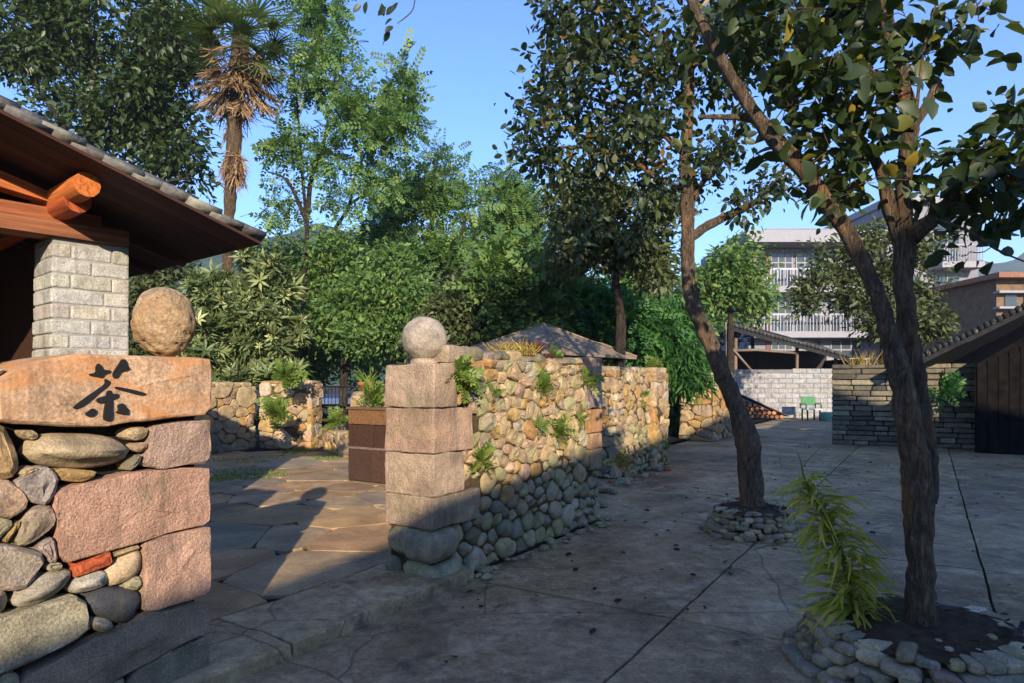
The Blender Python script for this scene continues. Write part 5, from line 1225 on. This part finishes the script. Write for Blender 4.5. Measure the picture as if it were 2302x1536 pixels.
def dark_house():
    e = P(2068, 806, 15.2); r_ = P(2330, 676, 14.0); o = empty('dark_house', (11.5, 15, 0), 'dark timber house with low tiled eave, its shade put into the boards', 'house')
    ud = (r_ - e); up_ = ud.normalized(); back = Vector((.9, 1.0, 0)).normalized()*7
    ridge_ = e + up_*6.0
    m_ = MB(); V = [e, ridge_, ridge_+back, e+back]; m_.add(V + [v - UP*.16 for v in V], [(0,1,2,3), (7,6,5,4), (0,4,5,1), (1,5,6,2), (2,6,7,3), (3,7,4,0)]); m_.build('roof', DARKROOF, o)
    for k in range(48):
        p = e + up_*(k*.125 + .05); m_ = MB(); m_.tube([p + UP*.02 - back.normalized()*.06, p + UP*.03 + back.normalized()*1.1], [.07, .07], 7); m_.build('roof_tile', TILE, o, True, vary((.02, .02, .022), .35))
    hz = Vector((ud.x, ud.y, 0)).normalized(); f = Vector((e.x, e.y, 0)) + hz*.95 + back.normalized()*.6
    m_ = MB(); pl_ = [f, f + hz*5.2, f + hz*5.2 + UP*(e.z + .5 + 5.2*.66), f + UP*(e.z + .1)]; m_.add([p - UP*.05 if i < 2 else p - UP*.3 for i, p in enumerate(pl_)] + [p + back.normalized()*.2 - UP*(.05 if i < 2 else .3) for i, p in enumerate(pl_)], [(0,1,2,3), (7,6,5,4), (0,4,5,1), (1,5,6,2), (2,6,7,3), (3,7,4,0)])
    m_.build('front_wall', SHADEWOOD, o, color=(.02, .017, .014))
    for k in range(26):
        q_ = f + hz*(.05 + k*.195) - back.normalized()*.03; m_ = MB(); m_.obox(q_ - UP*.03, hz*.18, back.normalized()*.026, UP*(2.0 + k*.1)); m_.build('plank', SHADEWOOD, o, color=vary((.022, .018, .015), .35))
    m_ = MB(); m_.obox(f + back.normalized()*.2 - UP*.05, hz*.2, back*.9, UP*(e.z-.1)); m_.build('side_wall', SHADEWOOD, o, color=(.04, .033, .028))
dark_house()
# dark wall run closing the yard on the right
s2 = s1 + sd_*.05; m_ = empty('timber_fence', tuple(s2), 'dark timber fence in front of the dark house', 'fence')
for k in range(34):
    p = s2 + sd_*(k*.17); q_ = MB(); q_.obox(p - UP*.04, sd_*.16, -sn*.03, UP*(2.02 + rng.uniform(-.03, .03))); q_.build('board', SHADEWOOD, m_, color=vary((.02, .017, .014), .3))
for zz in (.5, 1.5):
    q_ = MB(); q_.obox(s2 - sn*.035 + UP*zz, sd_*5.7, -sn*.05, UP*.08); q_.build('rail', SHADEWOOD, m_, color=(.03, .024, .02))

# ================================================================== WEEDS, DRY FERN, LITTER
def wall_pt(u, v, off=.02):
    t, z = onplane(u, v, C0, D); return AB(t, off, z)
FERN = tpl_spray(5, .30, .08)
def fern(u, v, n, h, label, mat=L_WEED, pt=None, name='fern_tuft', lean=.9):
    c = pt or wall_pt(u, v)
    a = nr.normal(size=(n, 3))*lean + np.array([.45, -.35, .55]); pos = np.array([tuple(c)]*n) + nr.normal(size=(n, 3))*np.array([.02, .012, .02])*.8
    return tag(link(name, leaf_mesh(name, pos, a, nr.normal(size=(n, 3)) + np.array([0, -.4, .8]), h*nr.uniform(.5, 1.15, n), FERN, nr.beta(2, 2, n)), mat), label, 'weed')
fern(1024, 838, 40, .17, 'bright fern growing at the top corner of the granite pillar')
fern(1040, 875, 34, .16, 'fern hanging beside the topmost pillar block')
fern(1076, 1035, 34, .17, 'fern in the joint beside the lowest tan pillar block')
fern(1108, 885, 18, .12, 'small fern beneath the wall top, near the pillar')
fern(1215, 872, 34, .17, 'fern tuft high in the middle of the rubble wall')
fern(1250, 975, 34, .18, 'large fern tuft at half height of the rubble wall')
fern(1208, 960, 16, .12, 'small fern next to the large half-height tuft')
fern(1318, 862, 30, .18, 'fern tuft on the upper quoin at the wall end')
fern(1302, 940, 16, .13, 'thin fern on the orange quoin at the wall end')
fern(1385, 1040, 18, .2, 'yellowing weed at the foot of the wall end', L_DRY)
p = AB(1.55, -.2, 1.86); n = 300
o = blades('dry_fern_clump', tuple(p), n, .22, .20, L_DRY, 'dry yellow fern clump on top of the rubble wall', 'weed', .006, 1.0)
p = AB(1.92, -.22, 1.86); fern(0, 0, 50, .2, 'dark red leafy plant beside the dry fern on the wall top', L_RED, p, 'red_plant', .8)
p = AB(2.25, -.15, 1.86); fern(0, 0, 26, .14, 'small green weed on the wall top past the red plant', L_WEED, p, 'weed_tuft', .8)
for (u, v, Yy, lab, n, h) in ((1462, 838, 13.6, 'green creeper on top of the ivy-grown wall', 60, .3), (1588, 838, 18.9, 'yellow-green weed on top of the tapered pier', 40, .3), (1468, 1018, 12.9, 'weeds at the foot of the square warm pier', 46, .32), (1425, 900, 12.2, 'ivy hanging down the ivy-grown wall', 60, .28),
        (640, 850, 14.0, 'leafy weeds on top of the stepped garden wall', 70, .38), (615, 930, 13.6, 'plants hanging down the stepped garden wall', 90, .34), (750, 950, 14.5, 'yellow-green weed on the low stones', 40, .3), (835, 895, 10.3, 'green weeds along the planter wall top', 60, .25), (915, 1010, 10.1, 'grass tuft behind the pillar', 20, .2)):
    if u == 915: continue
    fern(0, 0, n, h, lab, L_WEED, P(u, v, Yy), 'weed_tuft', .8)
p = P(1945, 812, 17.2); blades('dry_weed', (p.x, p.y+.1, 2.03), 60, .45, .5, L_DRY, 'dry orange weeds standing on the slate wall', 'weed', .012, .5)
p = P(2118, 880, 15.4); fern(0, 0, 40, .5, 'green plant against the dark timber fence', L_BAMBOO, p, 'weed_tuft', .8)
# thin bare pole by the leaning tree
m_ = MB(); m_.tube([P(1632, 960, 20.5)*1, P(1631, 800, 20.5), P(1631, 668, 20.5)], [.035, .03, .025], 7); po = tag(m_.build('bare_pole', WOOD, None, True, (.33, .27, .2)), 'thin bare pole standing behind the leaning yard tree', 'pole')
# fallen leaves on the concrete
n = 210; pos = []
while len(pos) < n:
    a, b = rng.uniform(-6, 14), abs(rng.gauss(0, 1))*3.2 + .12
    p = AB(a, b, .006)
    if p.y > 2.5 and math.hypot(p.x-T2B.x, p.y-T2B.y) > .75 and math.hypot(p.x-T1.x, p.y-T1.y) > .58: pos.append(tuple(p))
for (cx, cy, rr_) in ((T2B.x, T2B.y, .52), (T1.x, T1.y, .38)):
    for k in range(45):
        a = rng.uniform(0, 6.28); q_ = rr_*math.sqrt(rng.random()); pos.append((cx+q_*math.cos(a), cy+q_*math.sin(a), .285))
n = len(pos); ax = nr.normal(size=(n, 3)); ax[:, 2] *= .12
nmv = nr.normal(size=(n, 3))*.35 + np.array([0, 0, 1])
o = link('fallen_leaves', leaf_mesh('fallen_leaves', np.array(pos), ax, nmv, nr.uniform(.03, .08, n), tpl_leaf8(.3, .14, -.2), nr.beta(1.5, 2.5, n)), L_LITTER)
tag(o, 'dark fallen leaves scattered over the concrete yard', 'leaves', kind='stuff')

# ================================================================== HAZE
hm = bpy.data.materials.new('thin_haze'); hm.use_nodes = True; t = hm.node_tree; t.nodes.clear()
pv_ = t.nodes.new('ShaderNodeVolumePrincipled'); pv_.inputs['Color'].default_value = (.80, .88, 1.0, 1); pv_.inputs['Density'].default_value = .0006; pv_.inputs['Anisotropy'].default_value = .2
out = t.nodes.new('ShaderNodeOutputMaterial'); t.links.new(pv_.outputs[0], out.inputs['Volume'])
m_ = MB(); m_.box((-1000, -320, -1.5), (1000, 1520, 150)); hz_ = m_.build('haze', hm); tag(hz_, 'thin blue morning haze over the village', kind='stuff')

# ------------------------------------------------------------------ groups of look-alike kinds
GROUPS = {'yard_tree': 'trees planted in the yard', 'garden_tree': 'trees behind the stone walls', 'rubble_wall': 'rubble walls along the yard', 'garden_wall': 'garden walls of the courtyard', 'stone_pier': 'stone piers along the yard',
          'stone_planter': 'round cobble planters', 'fern_tuft': 'ferns growing on the rubble wall', 'weed_tuft': 'weeds on the walls'}
for o in list(COL.objects):
    nm = o.name.split('.')[0]
    if o.parent is None and nm in GROUPS and 'category' in o: o['group'] = GROUPS[nm]
